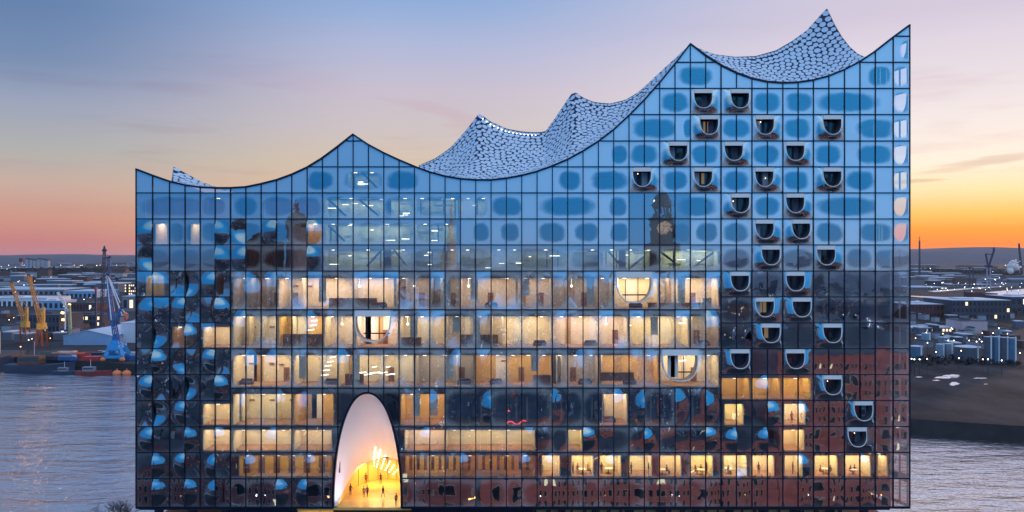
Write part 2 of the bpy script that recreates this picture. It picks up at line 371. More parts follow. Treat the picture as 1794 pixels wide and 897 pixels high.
for i in range(len(COLS) - 1):
    p0, p1 = COLS[i], COLS[i + 1]
    rows = rows_of(i)
    for rt, rbm in zip(rows, rows[1:]):
        if (i, rt) in skip: continue
        rmax = max(roof(p0 + (p1 - p0) * k / 8) for k in range(9)); rmin = min(roof(p0 + (p1 - p0) * k / 8) for k in range(9))
        if rmin >= rbm - 0.5: continue
        clipr = rmax > rt
        ac = any(arch(p0 + (p1 - p0) * k / 8) is not None and arch(p0 + (p1 - p0) * k / 8) < rbm for k in range(9))
        aall = all((arch(p0 + (p1 - p0) * k / 8) or 9999) <= rt for k in range(9))
        if aall: continue
        b = MB(); bul = None
        for (mx_, sd, sg) in BUL.get(rt, []):
            if sd == 'R' and abs(p0 - mx_) < 6: bul = (0, sg)
            if sd == 'L' and abs(p1 - mx_) < 6: bul = (1, sg)
        ov = oval_for(rt, rbm, p0, p1); cov = frit_cov((p0 + p1) / 2, rt)
        flatz = rt > 830 or pm_right(p0)
        if clipr or ac:
            n = 10
            for k in range(n):
                q0 = p0 + (p1 - p0) * k / n; q1 = p0 + (p1 - p0) * (k + 1) / n
                t0, t1 = max(rt, roof(q0)), max(rt, roof(q1))
                b0 = min(rbm, arch(q0) or 9999); b1 = min(rbm, arch(q1) or 9999)
                if b0 <= t0 + 0.01 and b1 <= t1 + 0.01: continue
                b0 = max(b0, t0); b1 = max(b1, t1)
                b.quad((FX(q0), 0, FZ(b0)), (FX(q1), 0, FZ(b1)), (FX(q1), 0, FZ(t1)), (FX(q0), 0, FZ(t0)))
        elif bul:
            nu, nv = 9, 12; amp = rb2.uniform(0.3, 0.58) * (1 if bul[1] > 0 else -1); vs_ = rb2.uniform(-0.16, 0.16); wd_ = rb2.uniform(0.78, 1.0); ex_ = rb2.uniform(1.15, 1.9)
            for a in range(nv + 1):
                for c in range(nu + 1):
                    u = c / nu; v = a / nv * 2 - 1; du = u if bul[0] == 0 else 1 - u
                    du /= wd_; r2 = du * du + ((v - vs_ * (1 - v * v)) / 0.96) ** 2; h = max(0, 1 - r2) ** ex_
                    b.v.append(Vector((FX(p0 + (p1 - p0) * u), -amp * h, FZ(rbm + (rt - rbm) * a / nv))))
            for a in range(nv):
                for c in range(nu):
                    q = a * (nu + 1) + c; b.f.append((q, q + 1, q + nu + 2, q + nu + 1))
            ov = ((p0 + p1) / 2, 18, (rt + rbm) / 2, (rbm - rt) * 0.5)
        else:
            lower = rt >= 470; fz = 0.07 if flatz else 1.0
            w = rb2.uniform(-0.2, 0.26) * fz if lower else 0.0
            nu, nv = (4, 5) if lower else (1, 1)
            wu = rb2.uniform(-0.1, 0.1) * fz; tq_ = 0 if (lower or 1095 < p0 < 1215 or 775 < p0 < 806 or 425 < p0 < 540) else 1; tl_ = rb2.uniform(-0.01, 0.01) * tq_; tz_ = rb2.uniform(-0.004, 0.004) * tq_
            for a in range(nv + 1):
                for c in range(nu + 1):
                    u = c / nu * 2 - 1; v = a / nv * 2 - 1
                    h = tl_ * v + tz_ * u + w * (1 - u * u) * (1 - v * v) + wu * u * (1 - u * u) * (1 - v * v)
                    b.v.append(Vector((FX(p0 + (p1 - p0) * c / nu), -h, FZ(rbm + (rt - rbm) * a / nv))))
            for a in range(nv):
                for c in range(nu):
                    q = a * (nu + 1) + c; b.f.append((q, q + 1, q + nu + 2, q + nu + 1))
        if not b.f: continue
        area = (p1 - p0) * (min(rbm, 889) - max(rt, rmin))
        panes.append((area, b, ov, cov, glass_for((p0 + p1) / 2, rt)))
panes.sort(key=lambda q: -q[0])
for area, b, ov, cov, gm in panes[:300]:
    me = b.mesh('glass_pane', gm, True); finish_glass(me, [ov] * len(me.polygons), [cov] * len(me.polygons)); put('glass_pane', me, hall)
big = MB(); ovs = []; covs = []; mi = []; GM = [GLASS, GLASS_LOW, GLASS_UP]
for area, b, ov, cov, gm in panes[300:]:
    k = len(big.v); big.v += b.v; big.f += [tuple(q + k for q in f) for f in b.f]; ovs += [ov] * len(b.f); covs += [cov] * len(b.f); mi += [GM.index(gm)] * len(b.f)
me = big.mesh('small_glass_pane', GLASS, True); me.materials.append(GLASS_LOW); me.materials.append(GLASS_UP); me.polygons.foreach_set('material_index', mi); finish_glass(me, ovs, covs); tag(put('small_glass_pane', me, hall), kind='stuff')

# mullions and transoms
def span_free(i, rt):         # is there a mullion at column line i within the row starting at rt
    for cx, hw, c, w, r in BALS:
        if r == rt and c < i < c + w: return False
    return True
for i, px in enumerate(COLS):
    b = MB(); rows = rows_of(min(i, len(COLS) - 2)); top = roof(px)
    if i == 38: rows = ROWS_L
    z_runs = []
    for rt, rbm in zip(rows, rows[1:]):
        if rbm <= top: continue
        t = max(rt, top); bt = rbm; a = arch(px)
        if a is not None and a < bt: bt = max(a, t)
        if bt - t < 0.5 or not span_free(i, rt): continue
        if z_runs and abs(z_runs[-1][1] - t) < 0.01: z_runs[-1][1] = bt
        else: z_runs.append([t, bt])
    wdt = 0.065 if i not in (6, 38) else 0.085
    for t, bt in z_runs: b.box(FX(px) - wdt, FX(px) + wdt, -0.14, 0.16, FZ(bt), FZ(t) - 0.02)
    if b.f: b.build('mullion', FRAME, hall)
for zc, c0, c1, rws in (('L', 0, 6, ROWS_L), ('C', 6, 38, ROWS_C), ('R', 38, len(COLS) - 1, ROWS_L)):
    for rt in rws:
        runs = []; step = 1.0; q = COLS[c0]; on = None
        while q <= COLS[c1] + 0.01:
            a = arch(q); ok = roof(q) < rt - 0.3 and not (a is not None and a < rt)
            if ok and on is None: on = q
            if (not ok) and on is not None: runs.append((on, q)); on = None
            q += step
        if on is not None: runs.append((on, COLS[c1]))
        for a, e in runs:
            if e - a < 3: continue
            hh = 0.07 if rt < 880 else 0.16
            MB().box(FX(a), FX(e), -0.17, 0.14, FZ(rt) - hh, FZ(rt) + hh).build('transom', FRAME, hall)
# arch rim
def ribbon(pts, w, d0, d1, name, m, parent, closed=False):
    b = MB(); n = len(pts); ring = []
    for k in range(n):
        a = Vector(pts[max(0, k - 1)]); c = Vector(pts[min(n - 1, k + 1)])
        t = (c - a).normalized(); nn = Vector((-t.z, 0, t.x)); p = Vector(pts[k]); ring.append((p - nn * w / 2, p + nn * w / 2))
    for k in range(n):
        p, q = ring[k]
        b.v += [Vector((p.x, d0, p.z)), Vector((q.x, d0, q.z)), Vector((q.x, d1, q.z)), Vector((p.x, d1, p.z))]
    for k in range(n - 1):
        i = 4 * k; j = i + 4
        for e in range(4): b.f.append((i + e, i + (e + 1) % 4, j + (e + 1) % 4, j + e))
    b.f.append((0, 1, 2, 3)); i = 4 * (n - 1); b.f.append((i + 3, i + 2, i + 1, i))
    return b.build(name, m, parent, smooth=False)
apts = []
for k in range(61):
    th = math.pi * k / 60; c, s = math.cos(th), math.sin(th)
    apts.append((FX(ACX - ARX * (abs(c) ** (2 / 2.15)) * (1 if c > 0 else -1)), 0, FZ(AB - ARY * s ** (2 / 2.15))))
ribbon(apts, 0.32, -0.2, 0.3, 'arch_rim', FRAME, hall)
ribbon([(FX(p), 0, FZ(q) + 0.02) for p, q in ROOF], 0.26, -0.22, 0.5, 'roof_edge', FRAME, hall)

# the vault behind the arch
NS, NT = 14, 48
def vault(k, s):
    th = math.pi * k / NT; f = Vector(apts[round(60 * k / NT)]); sn = math.sin(th)
    back = Vector((FX(ACX + 4) - math.cos(th) * 4.9 , 15.5 * sn ** 0.55, FZ(889) + 0.3 + 3.3 * sn ** 0.6))
    e = math.sin(s * math.pi / 2)
    p = f.lerp(back, s); p.z = f.z + (back.z - f.z) * (s ** 1.25); p.x = f.x + (back.x - f.x) * s ** 1.6; p.y = 0.3 + (back.y - 0.3) * s
    return p
b = MB()
for j in range(NS + 1):
    for k in range(NT + 1): b.v.append(vault(k, j / NS))
for j in range(NS):
    for k in range(NT):
        q = j * (NT + 1) + k; b.f.append((q, q + 1, q + NT + 2, q + NT + 1))
vo = b.build('vault', VAULT, hall, True)
OCHRE = mat('plaza_wall', (0.85, 0.55, 0.14), 0.5, var=0.15, vscale=0.4)
b = MB()
for k in range(NT):
    p, q = vault(k, 1), vault(k + 1, 1); zf = FZ(889) + 0.02
    b.quad((p.x, p.y, zf), (q.x, q.y, zf), tuple(q), tuple(p))
b.build('plaza_wall', OCHRE, hall)
for k in range(10, NT - 8, 5):
    p = vault(k, 1); MB().box(p.x - 0.05, p.x + 0.05, p.y - 0.22, p.y - 0.12, FZ(889), p.z).build('wall_post', mat('brass_post', (0.35, 0.2, 0.08), 0.5), hall)
MB().box(FX(520), FX(720), 0.1, 17.6, FZ(889) - 0.4, FZ(889)).build('plaza_floor', mat('plaza_floor', (0.75, 0.45, 0.15), 0.25, var=0.2, vscale=0.5), hall)
def area(name, loc, sx_, sy_, power, col, rot=(0, 0, 0), parent=None):
    d = bpy.data.lights.new(name, 'AREA'); d.shape = 'RECTANGLE'; d.size = sx_; d.size_y = sy_; d.energy = power; d.color = col
    o = bpy.data.objects.new(name, d); COL.objects.link(o); o.location = loc; o.rotation_euler = rot
    if parent: o.parent = parent
    o['kind'] = 'helper'
    return o
area('plaza_lamp', (FX(646), 12.0, FZ(889) + 3.2), 7, 2.5, 620, (1, 0.58, 0.15), parent=hall)
area('plaza_lamp', (FX(646), 5, FZ(889) + 2.6), 5, 4, 170, (1, 0.55, 0.14), parent=hall)
area('added_vault_fill', (FX(640), 1.2, FZ(889) + 0.3), 7, 0.8, 620, (0.5, 0.68, 1.0), (R(180 - 12), 0, 0), hall)  # unseen cool lamp added to brighten the vault
GLOW = lamp_mat('warm_white_lamp', (1, 0.86, 0.66), 7)
vgrid = [(k / 2, j / 40, ) for k in range(2 * NT - 1) for j in range(4, 40)]
def vp(k, s):
    k0 = int(k); return vault(k0, s).lerp(vault(min(NT, k0 + 1), s), k - k0)
vproj = []
for k, s_ in vgrid:
    p = vp(k, s_); Ld_ = p.y - CAMY; vproj.append((p.x / Ld_ * FPX + CXP, HOR + (CAMZ - p.z) / Ld_ * FPX, p))
lamp_me = MB().ball((0, 0, 0), 0.1, 6, 4).mesh('vault_spotlight', GLOW)
for (xa, ya, xb, yb, n) in ((657.5, 784, 655, 815, 7), (666, 789, 660.5, 817, 7), (675, 799, 668, 820, 6), (683, 808, 675.5, 823, 5), (690, 815, 682, 826, 4), (696, 823, 689, 830, 3)):
    for t in range(n):
        qx, qy = xa + (xb - xa) * t / (n - 1), ya + (yb - ya) * t / (n - 1); p = min(vproj, key=lambda q: (q[0] - qx) ** 2 + (q[1] - min(qy, 802)) ** 2)[2]
        put('vault_spotlight', lamp_me, vo, P(qx, qy, 120 + p.y - 0.35 if t < n - 2 else 120 + p.y - 0.6))

# ------------------------------------------------------------------ floors and rooms
DEPTH = 17.8
def roof_runs(py, x0=238.5, x1=1563.0, step=1.5):
    runs = []; on = None; q = x0
    while q <= x1:
        ok = roof(q) < py - 4
        if ok and on is None: on = q
        if not ok and on is not None: runs.append((on, q)); on = None
        q += step
    if on is not None: runs.append((on, x1))
    return runs
def slab(p0, p1, py, th, y1=9.0):
    MB().box(FX(p0), FX(p1), 0.75, y1, FZ(py) - th, FZ(py) + 0.05).build('floor_slab', SLAB, hall)
def clear_arch(p0, p1, py):
    if py < 690: return [(p0, p1)]
    w = 64; res = []
    if p0 < ACX - w: res.append((p0, min(p1, ACX - w)))
    if p1 > ACX + w: res.append((max(p0, ACX + w), p1))
    return res if (p0 < ACX + w and p1 > ACX - w) else [(p0, p1)]
for py in UP[1:-1]:
    for a, e in roof_runs(py):
        if e - a > 8: slab(a + 1, e - 1, py, 0.6)
for rws, a, e, th in ((ROWS_L, 239, 403.5, 0.6), (ROWS_C, 404.5, 1262.6, 1.0), (ROWS_L, 1263.6, 1563, 0.6)):
    for py in rws[10:]:
        for u, v in clear_arch(a, e, py): slab(u, v, py, th if py < 740 else 0.62)
# dark rear wall behind everything unlit
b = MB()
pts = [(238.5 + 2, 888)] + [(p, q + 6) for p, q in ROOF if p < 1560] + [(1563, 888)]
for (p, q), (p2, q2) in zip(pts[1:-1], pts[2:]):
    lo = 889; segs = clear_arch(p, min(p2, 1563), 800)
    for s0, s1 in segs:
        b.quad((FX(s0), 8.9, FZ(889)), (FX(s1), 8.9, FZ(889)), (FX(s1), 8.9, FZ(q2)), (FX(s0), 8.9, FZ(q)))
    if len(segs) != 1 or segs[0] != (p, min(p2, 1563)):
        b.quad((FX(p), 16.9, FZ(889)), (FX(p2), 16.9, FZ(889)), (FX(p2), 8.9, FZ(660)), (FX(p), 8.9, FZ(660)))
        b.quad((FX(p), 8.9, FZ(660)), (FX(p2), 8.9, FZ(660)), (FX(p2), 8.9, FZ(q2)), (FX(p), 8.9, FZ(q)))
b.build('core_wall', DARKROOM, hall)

CREAM = mat('cream_wall', (0.84, 0.74, 0.58), 0.7, var=0.03, vscale=0.25)
GREIGE = mat('greige_wall', (0.62, 0.55, 0.5), 0.7, var=0.05, vscale=0.25)
AMBER = mat('amber_wall', (0.75, 0.5, 0.2), 0.6, var=0.15, vscale=0.4)
GREENY = mat('plant_room_wall', (0.3, 0.36, 0.33), 0.7, var=0.4, vscale=0.8)
WOODY = mat('timber_panel', (0.3, 0.15, 0.09), 0.5, var=0.3, vscale=1.5)
BLUEY = mat('blue_curtain', (0.05, 0.13, 0.25), 0.8, var=0.3, vscale=0.6, stretch=(6, 1, 1))
CARPET = mat('carpet', (0.4, 0.24, 0.17), 0.9)
SPOT = lamp_mat('ceiling_spot', (1, 0.86, 0.62), 5)
spot_me = MB().box(-0.24, 0.24, -0.05, 0.05, -0.05, 0.03).mesh('ceiling_spot', SPOT)
rr3 = random.Random(5); rrf = random.Random(9)
BOARD = mat('oak_board', (0.5, 0.33, 0.16), 0.6, var=0.15, vscale=2, stretch=(1, 1, 5)); PALEB = mat('pale_board', (0.85, 0.82, 0.78), 0.5, var=0.03); SOFA = mat('sofa_fabric', (0.16, 0.13, 0.2), 0.9)
def furnish(x0, x1, zf, zc, y1, r):
    w = x1 - x0
    for _ in range(int(w / 3.2) + 1):
        t = rrf.random(); x = rrf.uniform(x0 + 0.4, x1 - 2.2); ww = rrf.uniform(0.6, 2.0)
        if t < 0.3: MB().box(x, x + ww, y1 - 0.12, y1 - 0.03, zf + 0.02, zc - 0.03).build('wall_board', rrf.choice((BOARD, PALEB, PALEB)), r)
        elif t < 0.5: MB().box(x, x + 0.22, 3.4, y1 - 0.3, zf + 0.02, zc - 0.02).build('partition', rrf.choice((CREAM, PALEB, GREIGE)), r)
        elif t < 0.65:
            b = MB().box(x, x + 1.7, 2.4, 3.2, zf + 0.02, zf + 0.42).box(x, x + 1.7, 3.0, 3.2, zf + 0.421, zf + 0.85).box(x - 0.15, x - 0.002, 2.4, 3.2, zf + 0.02, zf + 0.6).box(x + 1.702, x + 1.85, 2.4, 3.2, zf + 0.02, zf + 0.6); b.build('sofa', SOFA, r)
        elif t < 0.85: MB().box(x, x + 1.1, 0.85, 0.92, zf + rrf.uniform(0.8, 2.5), zc - 0.05).build('blind_and_light_strip', mat('white_blind', (0.7, 0.68, 0.66), 0.9), r)
        else: MB().tube((x, 2.2, zc), (x, 2.2, zc - 1.1), 0.02, n=5).ball((x, 2.2, zc - 1.25), 0.2, 8, 6).build('pendant_lamp', SPOT, r)
def room(p0, p1, rt, rbm, wall, power, col=(1, 0.7, 0.36), depth=5.0, void=None, spots=True, doors=0, lamp=True):
    void = void if void is not None else (12.5 if rbm - rt > 60 else 8)
    x0, x1, zf, zc = FX(p0), FX(p1), FZ(rbm) + 0.08, FZ(rt + void) - 0.01
    b = MB(); y1 = 0.8 + depth
    b.quad((x0, y1, zf), (x1, y1, zf), (x1, y1, zc), (x0, y1, zc))
    b.box(x0, x0 + 0.12, 0.8, y1, zf, zc); b.box(x1 - 0.12, x1, 0.8, y1, zf, zc)
    b.quad((x0 + .12, 0.8, zc), (x1 - .12, 0.8, zc), (x1 - .12, y1, zc), (x0 + .12, y1, zc))
    r = b.build('room', wall, hall)
    MB().quad((x0, 0.8, zf + 0.01), (x1, 0.8, zf + 0.01), (x1, y1, zf + 0.01), (x0, y1, zf + 0.01)).build('room_floor', CARPET, r)
    if lamp: area('room_lamp', ((x0 + x1) / 2, y1 - depth * 0.5, zc - 0.08), (x1 - x0) * 0.9, depth * 0.6, power * (x1 - x0) * rr3.uniform(0.85, 1.15), (1, col[1] * rr3.uniform(0.96, 1.05), col[2] * rr3.uniform(0.85, 1.2)) if col[0] == 1 else col, parent=r)
    if rbm - rt > 60 and power > 3: furnish(x0, x1, zf, zc, y1, r)
    if spots:
        n = max(1, int((p1 - p0) / 27))
        for k in range(n):
            if rr3.random() < 0.3: continue
            put('ceiling_spot', spot_me, r, (FX(p0 + (p1 - p0) * (k + 0.5) / n), 1.1, zc - 0.06))
    for k in range(doors):
        dx = rr3.uniform(x0 + 0.6, x1 - 1.6); MB().box(dx, dx + 0.9, y1 - 0.1, y1 - 0.02, zf, zf + 2.2).build('room_door', WOODY, r)
    return r
WARM, YEL, AMB, GRN = (1, 0.78, 0.52), (1, 0.78, 0.36), (1, 0.58, 0.2), (0.97, 0.95, 0.66)
K = 47.0
DUCTD = mat('dark_duct', (0.06, 0.08, 0.1), 0.6); TUBEL = lamp_mat('tube_lamp', (1, 1, 0.8), 3.5)
# tall foyer storeys
for a, e, pw, wl in ((404.5, 484, 0.45, GREIGE), (484.5, 690, 1.5, CREAM), (690.5, 752, 0.75, GREIGE), (752.5, 805, 0.5, GREIGE), (805.5, 905, 0.7, CREAM), (905.5, 967, 0.6, CREAM),
                     (967.5, 1075, 0.5, GREIGE), (1075.5, 1156, 1.25, CREAM), (1156.5, 1262, 1.4, CREAM)): room(a, e, 474.3, 542, wl, K * pw, WARM, doors=1)
for a, e, pw, wl in ((404.5, 484, 1.0, CREAM), (484.5, 565, 1.15, AMBER), (565.5, 620, 1.2, CREAM), (620.5, 697, 1.3, CREAM), (697.5, 779, 0.85, CREAM), (779.5, 860, 0.7, GREIGE), (860.5, 967, 1.1, CREAM),
                     (967.5, 1102, 1.25, CREAM), (1102.5, 1209, 1.15, CREAM), (1209.5, 1262, 0.8, GREIGE)): room(a, e, 542, 610.3, wl, K * pw, WARM, doors=rr3.choice((0, 0, 1, 1)))
for a, e, pw, wl in ((404.5, 511, 1.05, CREAM), (511.5, 590, 1.0, CREAM), (590.5, 725, 0.95, CREAM), (725.5, 830, 0.75, GREIGE), (830.5, 967, 0.8, AMBER), (967.5, 1050, 0.7, GREIGE),
                     (1050.5, 1156, 1.05, AMBER), (1156.5, 1262, 1.15, CREAM)): room(a, e, 610.3, 679, wl, K * pw, WARM, doors=rr3.choice((0, 0, 1, 1)))
for a, e, pw, wl in ((404.5, 511, 0.95, CREAM), (511.5, 583, 1.0, AMBER), (700, 779, 1.0, AMBER), (1056, 1101, 1.4, CREAM)): room(a, e, 679, 746.8, wl, K * pw, WARM)
for a, e in ((779.5, 860), (860.5, 967), (967.5, 1055), (1102, 1209), (1209.5, 1262)): room(a, e, 679, 746.8, BLUEY, 0.9, (0.5, 0.7, 1.0), spots=False)
# lower storeys
for a, e, t, u, pw, wl, cl_ in ((351.5, 403.5, 565, 610, 1.0, CREAM, WARM), (351.5, 403.5, 701, 746.6, 0.95, CREAM, WARM), (351.5, 403.5, 746.6, 792, 1.3, CREAM, WARM),
        (404.5, 511, 746.8, 792, 0.9, CREAM, WARM), (511.5, 580, 746.8, 792, 1.0, CREAM, WARM), (707, 779, 746.8, 792, 1.0, CREAM, WARM), (779.5, 938, 746.8, 792, 0.85, CREAM, WARM),
        (994, 1021, 746.8, 792, 1.2, CREAM, YEL), (415, 580, 792, 837.6, 0.7, AMBER, YEL), (708, 806, 792, 837.6, 0.75, AMBER, YEL), (806.5, 937, 792, 837.6, 0.42, AMBER, AMB),
        (1264.5, 1317, 655.5, 701, 1.0, AMBER, YEL), (1317.8, 1371, 655.5, 701, 1.0, AMBER, YEL), (1371.8, 1424.5, 655.5, 701, 1.05, AMBER, YEL),
        (1271, 1306, 701, 746.6, 1.6, CREAM, YEL), (1376, 1415, 701, 746.6, 1.7, CREAM, WARM), (1374, 1413, 746.6, 792, 1.3, CREAM, YEL),
        (251, 284, 474.3, 519.5, 0.25, CREAM, WARM), (298, 323, 565, 610, 0.3, AMBER, WARM), (268, 290, 383, 428.5, 0.7, CREAM, WARM), (330, 349, 383, 428.5, 0.7, CREAM, WARM),
        (536, 562, 383, 428.5, 0.35, CREAM, AMB)):
    room(a, e, t, u, wl, K * pw * 0.85, cl_, depth=4.0)
hotel = [(949, 982), (1001, 1041), (1051, 1090), (1102, 1144), (1157, 1196), (1210, 1252), (1269, 1312), (1318, 1360), (1377, 1410), (1430, 1472), (1484, 1530), (1541, 1560)]
for a, e in hotel: room(a, e, 792, 837.6, CREAM, K * 1.35, YEL, depth=3.6, spots=False)
for a, e, t, u, pw in ((565, 724, 337.4, 383, 0.42), (724.5, 860, 337.4, 383, 0.25), (565, 724, 383, 428.5, 0.42), (724.5, 800, 383, 428.5, 0.3), (565, 720, 428.5, 474.3, 0.3),
                       (722, 1053, 428.5, 474.3, 0.12), (1056, 1156, 428.5, 474.3, 0.5), (1157, 1262, 428.5, 474.3, 0.7), (606, 664, 291.8, 337.4, 0.2)):
    rm = room(a, e, t, u, GREENY, K * pw * 1.25, GRN, depth=3.0)
    for k in range(int((e - a) / 13)):
        x = FX(rrf.uniform(a + 3, e - 16)); z = rrf.uniform(FZ(u) + 0.4, FZ(t) - 0.9); ww = rrf.uniform(0.8, 3.2)
        if rrf.random() < 0.55: MB().box(x, x + ww, rrf.uniform(1.3, 1.8), 2.2, z, z + rrf.uniform(0.15, 0.6)).build('air_duct', mat('duct_metal', (0.55, 0.57, 0.5), 0.4), rm)
        elif rrf.random() < 0.5: MB().box(x, x + 0.18, 1.4, 1.7, FZ(u) + 0.1, FZ(t) - 0.8).build('pipe', DUCTD, rm)
        else: MB().box(x, x + ww * 0.5, 1.35, 1.42, z, z + 0.09).build('tube_lamp', TUBEL, rm)
for a, e, t, u in ((250, 350, 337.4, 383), (352, 404, 337.4, 383), (460, 562, 337.4, 383)):
    room(a, e, t, u, mat('rose_wall', (0.5, 0.3, 0.28), 0.7), 1.5, (1, 0.6, 0.45), depth=3.0, spots=(a == 352))
# steel braces behind the glass
BR = mat('steel_brace', (0.03, 0.04, 0.06), 0.6)
for p0, q0, p1, q1 in ((633, 300, 662, 330), (575, 348, 606, 378), (630, 350, 664, 378), (575, 394, 604, 422), (643, 466, 670, 436), (690, 437, 713, 466), (1103, 470, 1128, 449),
                       (1156, 440, 1180, 458), (1214, 468, 1249, 442), (1066, 440, 1092, 470)):
    MB().beam(P(p0, q0, 121.0), P(p1, q1, 121.0), 0.3).build('steel_brace', BR, hall)
for p0, t, u in ((677, 430, 473), (677, 338, 382), (1092, 430, 473), (1147, 430, 473)):
    MB().box(FX(p0) - 0.5, FX(p0) + 0.5, 1.0, 1.6, FZ(u), FZ(t)).build('steel_column', BR, hall)
# counters and fittings in the foyers
for p0, p1, q0, q1 in ((571, 656, 523, 540.5), (1238, 1252, 523, 540.5), (1140, 1236, 531, 541), (489, 560, 587, 609), (805, 872, 588, 609), (600, 632, 658, 678), (1050, 1114, 655, 670), (700, 735, 593, 609), (935, 968, 660, 678)):
    MB().box(FX(p0), FX(p1), 1.9, 2.6, FZ(q1), FZ(q0)).build('counter', WOODY, hall)
for cx_, cy_ in ((423, 578), (457, 578), (474, 580), (419, 645), (456, 645), (474, 647), (420, 712), (457, 712), (494, 712), (500, 503), (526, 503), (700, 505), (882, 640)):
    MB().box(FX(cx_) - 0.4, FX(cx_) + 0.4, 5.6, 5.72, FZ(cy_) - 0.14, FZ(cy_) + 0.1).build('wall_vent', WOODY, hall)
for a in range(416, 580, 27):
    MB().box(FX(a), FX(a + 11), 2.6, 3.0, FZ(836), FZ(801)).build('timber_screen', WOODY, hall)
for a in range(714, 936, 13):
    MB().box(FX(a), FX(a + 5), 2.2, 2.5, FZ(830), FZ(803)).build('timber_screen', WOODY, hall)
for a in (842, 905, 924, 985, 1024, 1040, 1145, 1190, 1220):
    MB().tube((FX(a), 2.5, FZ(700)), (FX(a), 2.5, FZ(745)), 0.14).build('foyer_column', mat('grey_column', (0.3, 0.32, 0.36)), hall)
RED = lamp_mat('red_neon', (1, 0.02, 0.04), 2.0)
b = MB(); pr = None
for k in range(22):
    t = k / 21; p = P(888 + 34 * t, 741 - 3 * math.sin(t * 9) - 2 * t, 121.2)
    if pr is not None: b.tube(pr, p, 0.09, n=5)
    pr = p
b.tube(P(874, 746, 121.2), P(879, 746, 121.2), 0.08, n=5); b.tube(P(890, 719, 121.2), P(893, 720, 121.2), 0.12, n=5)
b.build('red_light_strip', RED, hall)
# rows of bright light bars hung in the foyers
LB = lamp_mat('light_bar', (1, 0.93, 0.85), 5)
def bars(lst):
    for a_, c_, w_ in lst:
        o = MB().tube((-w_ / 2, 0, 0), (w_ / 2, 0, 0.12), 0.07, n=6).build('light_bar', LB, hall); o.location = P(a_, c_, 122.6)
bars([(551, 562, .9), (549, 570, 1.0), (545, 578, 1.0), (542, 586, 1.1), (538, 593, 1.3), (536, 599, 1.3), (583, 626, .9), (579, 634, 1.0), (575, 641, 1.0), (571, 649, 1.1), (569, 657, 1.1)])
bars([(633, 653, 1.6), (645, 656, 1.2), (657, 653, 1.6), (671, 653, 1.3), (684, 656, 1.4), (656, 643, .7), (680, 643, .6), (1101, 571, .8), (1198, 566, 1.4), (1196, 632, 1.0)])
# pale stripes: light of farther windows seen through, put into cream strips
LIGHTSTRIP = mat('window_glow_cream', (0.75, 0.7, 0.62), 0.8)
for px0, rt in ((1538, 108.7), (1545, 108.7), (1556, 108.7), (1540, 154.5), (1545, 154.5), (1550, 154.5), (1534, 200.3), (1534, 291.8), (1538, 383), (1543, 383), (1548, 383), (1535, 337.4)):
    MB().box(FX(px0) - 0.1, FX(px0) + 0.1, 0.5, 0.56, FZ(rt + 39), FZ(rt + 9)).build('blind_and_light_strip', LIGHTSTRIP, hall)

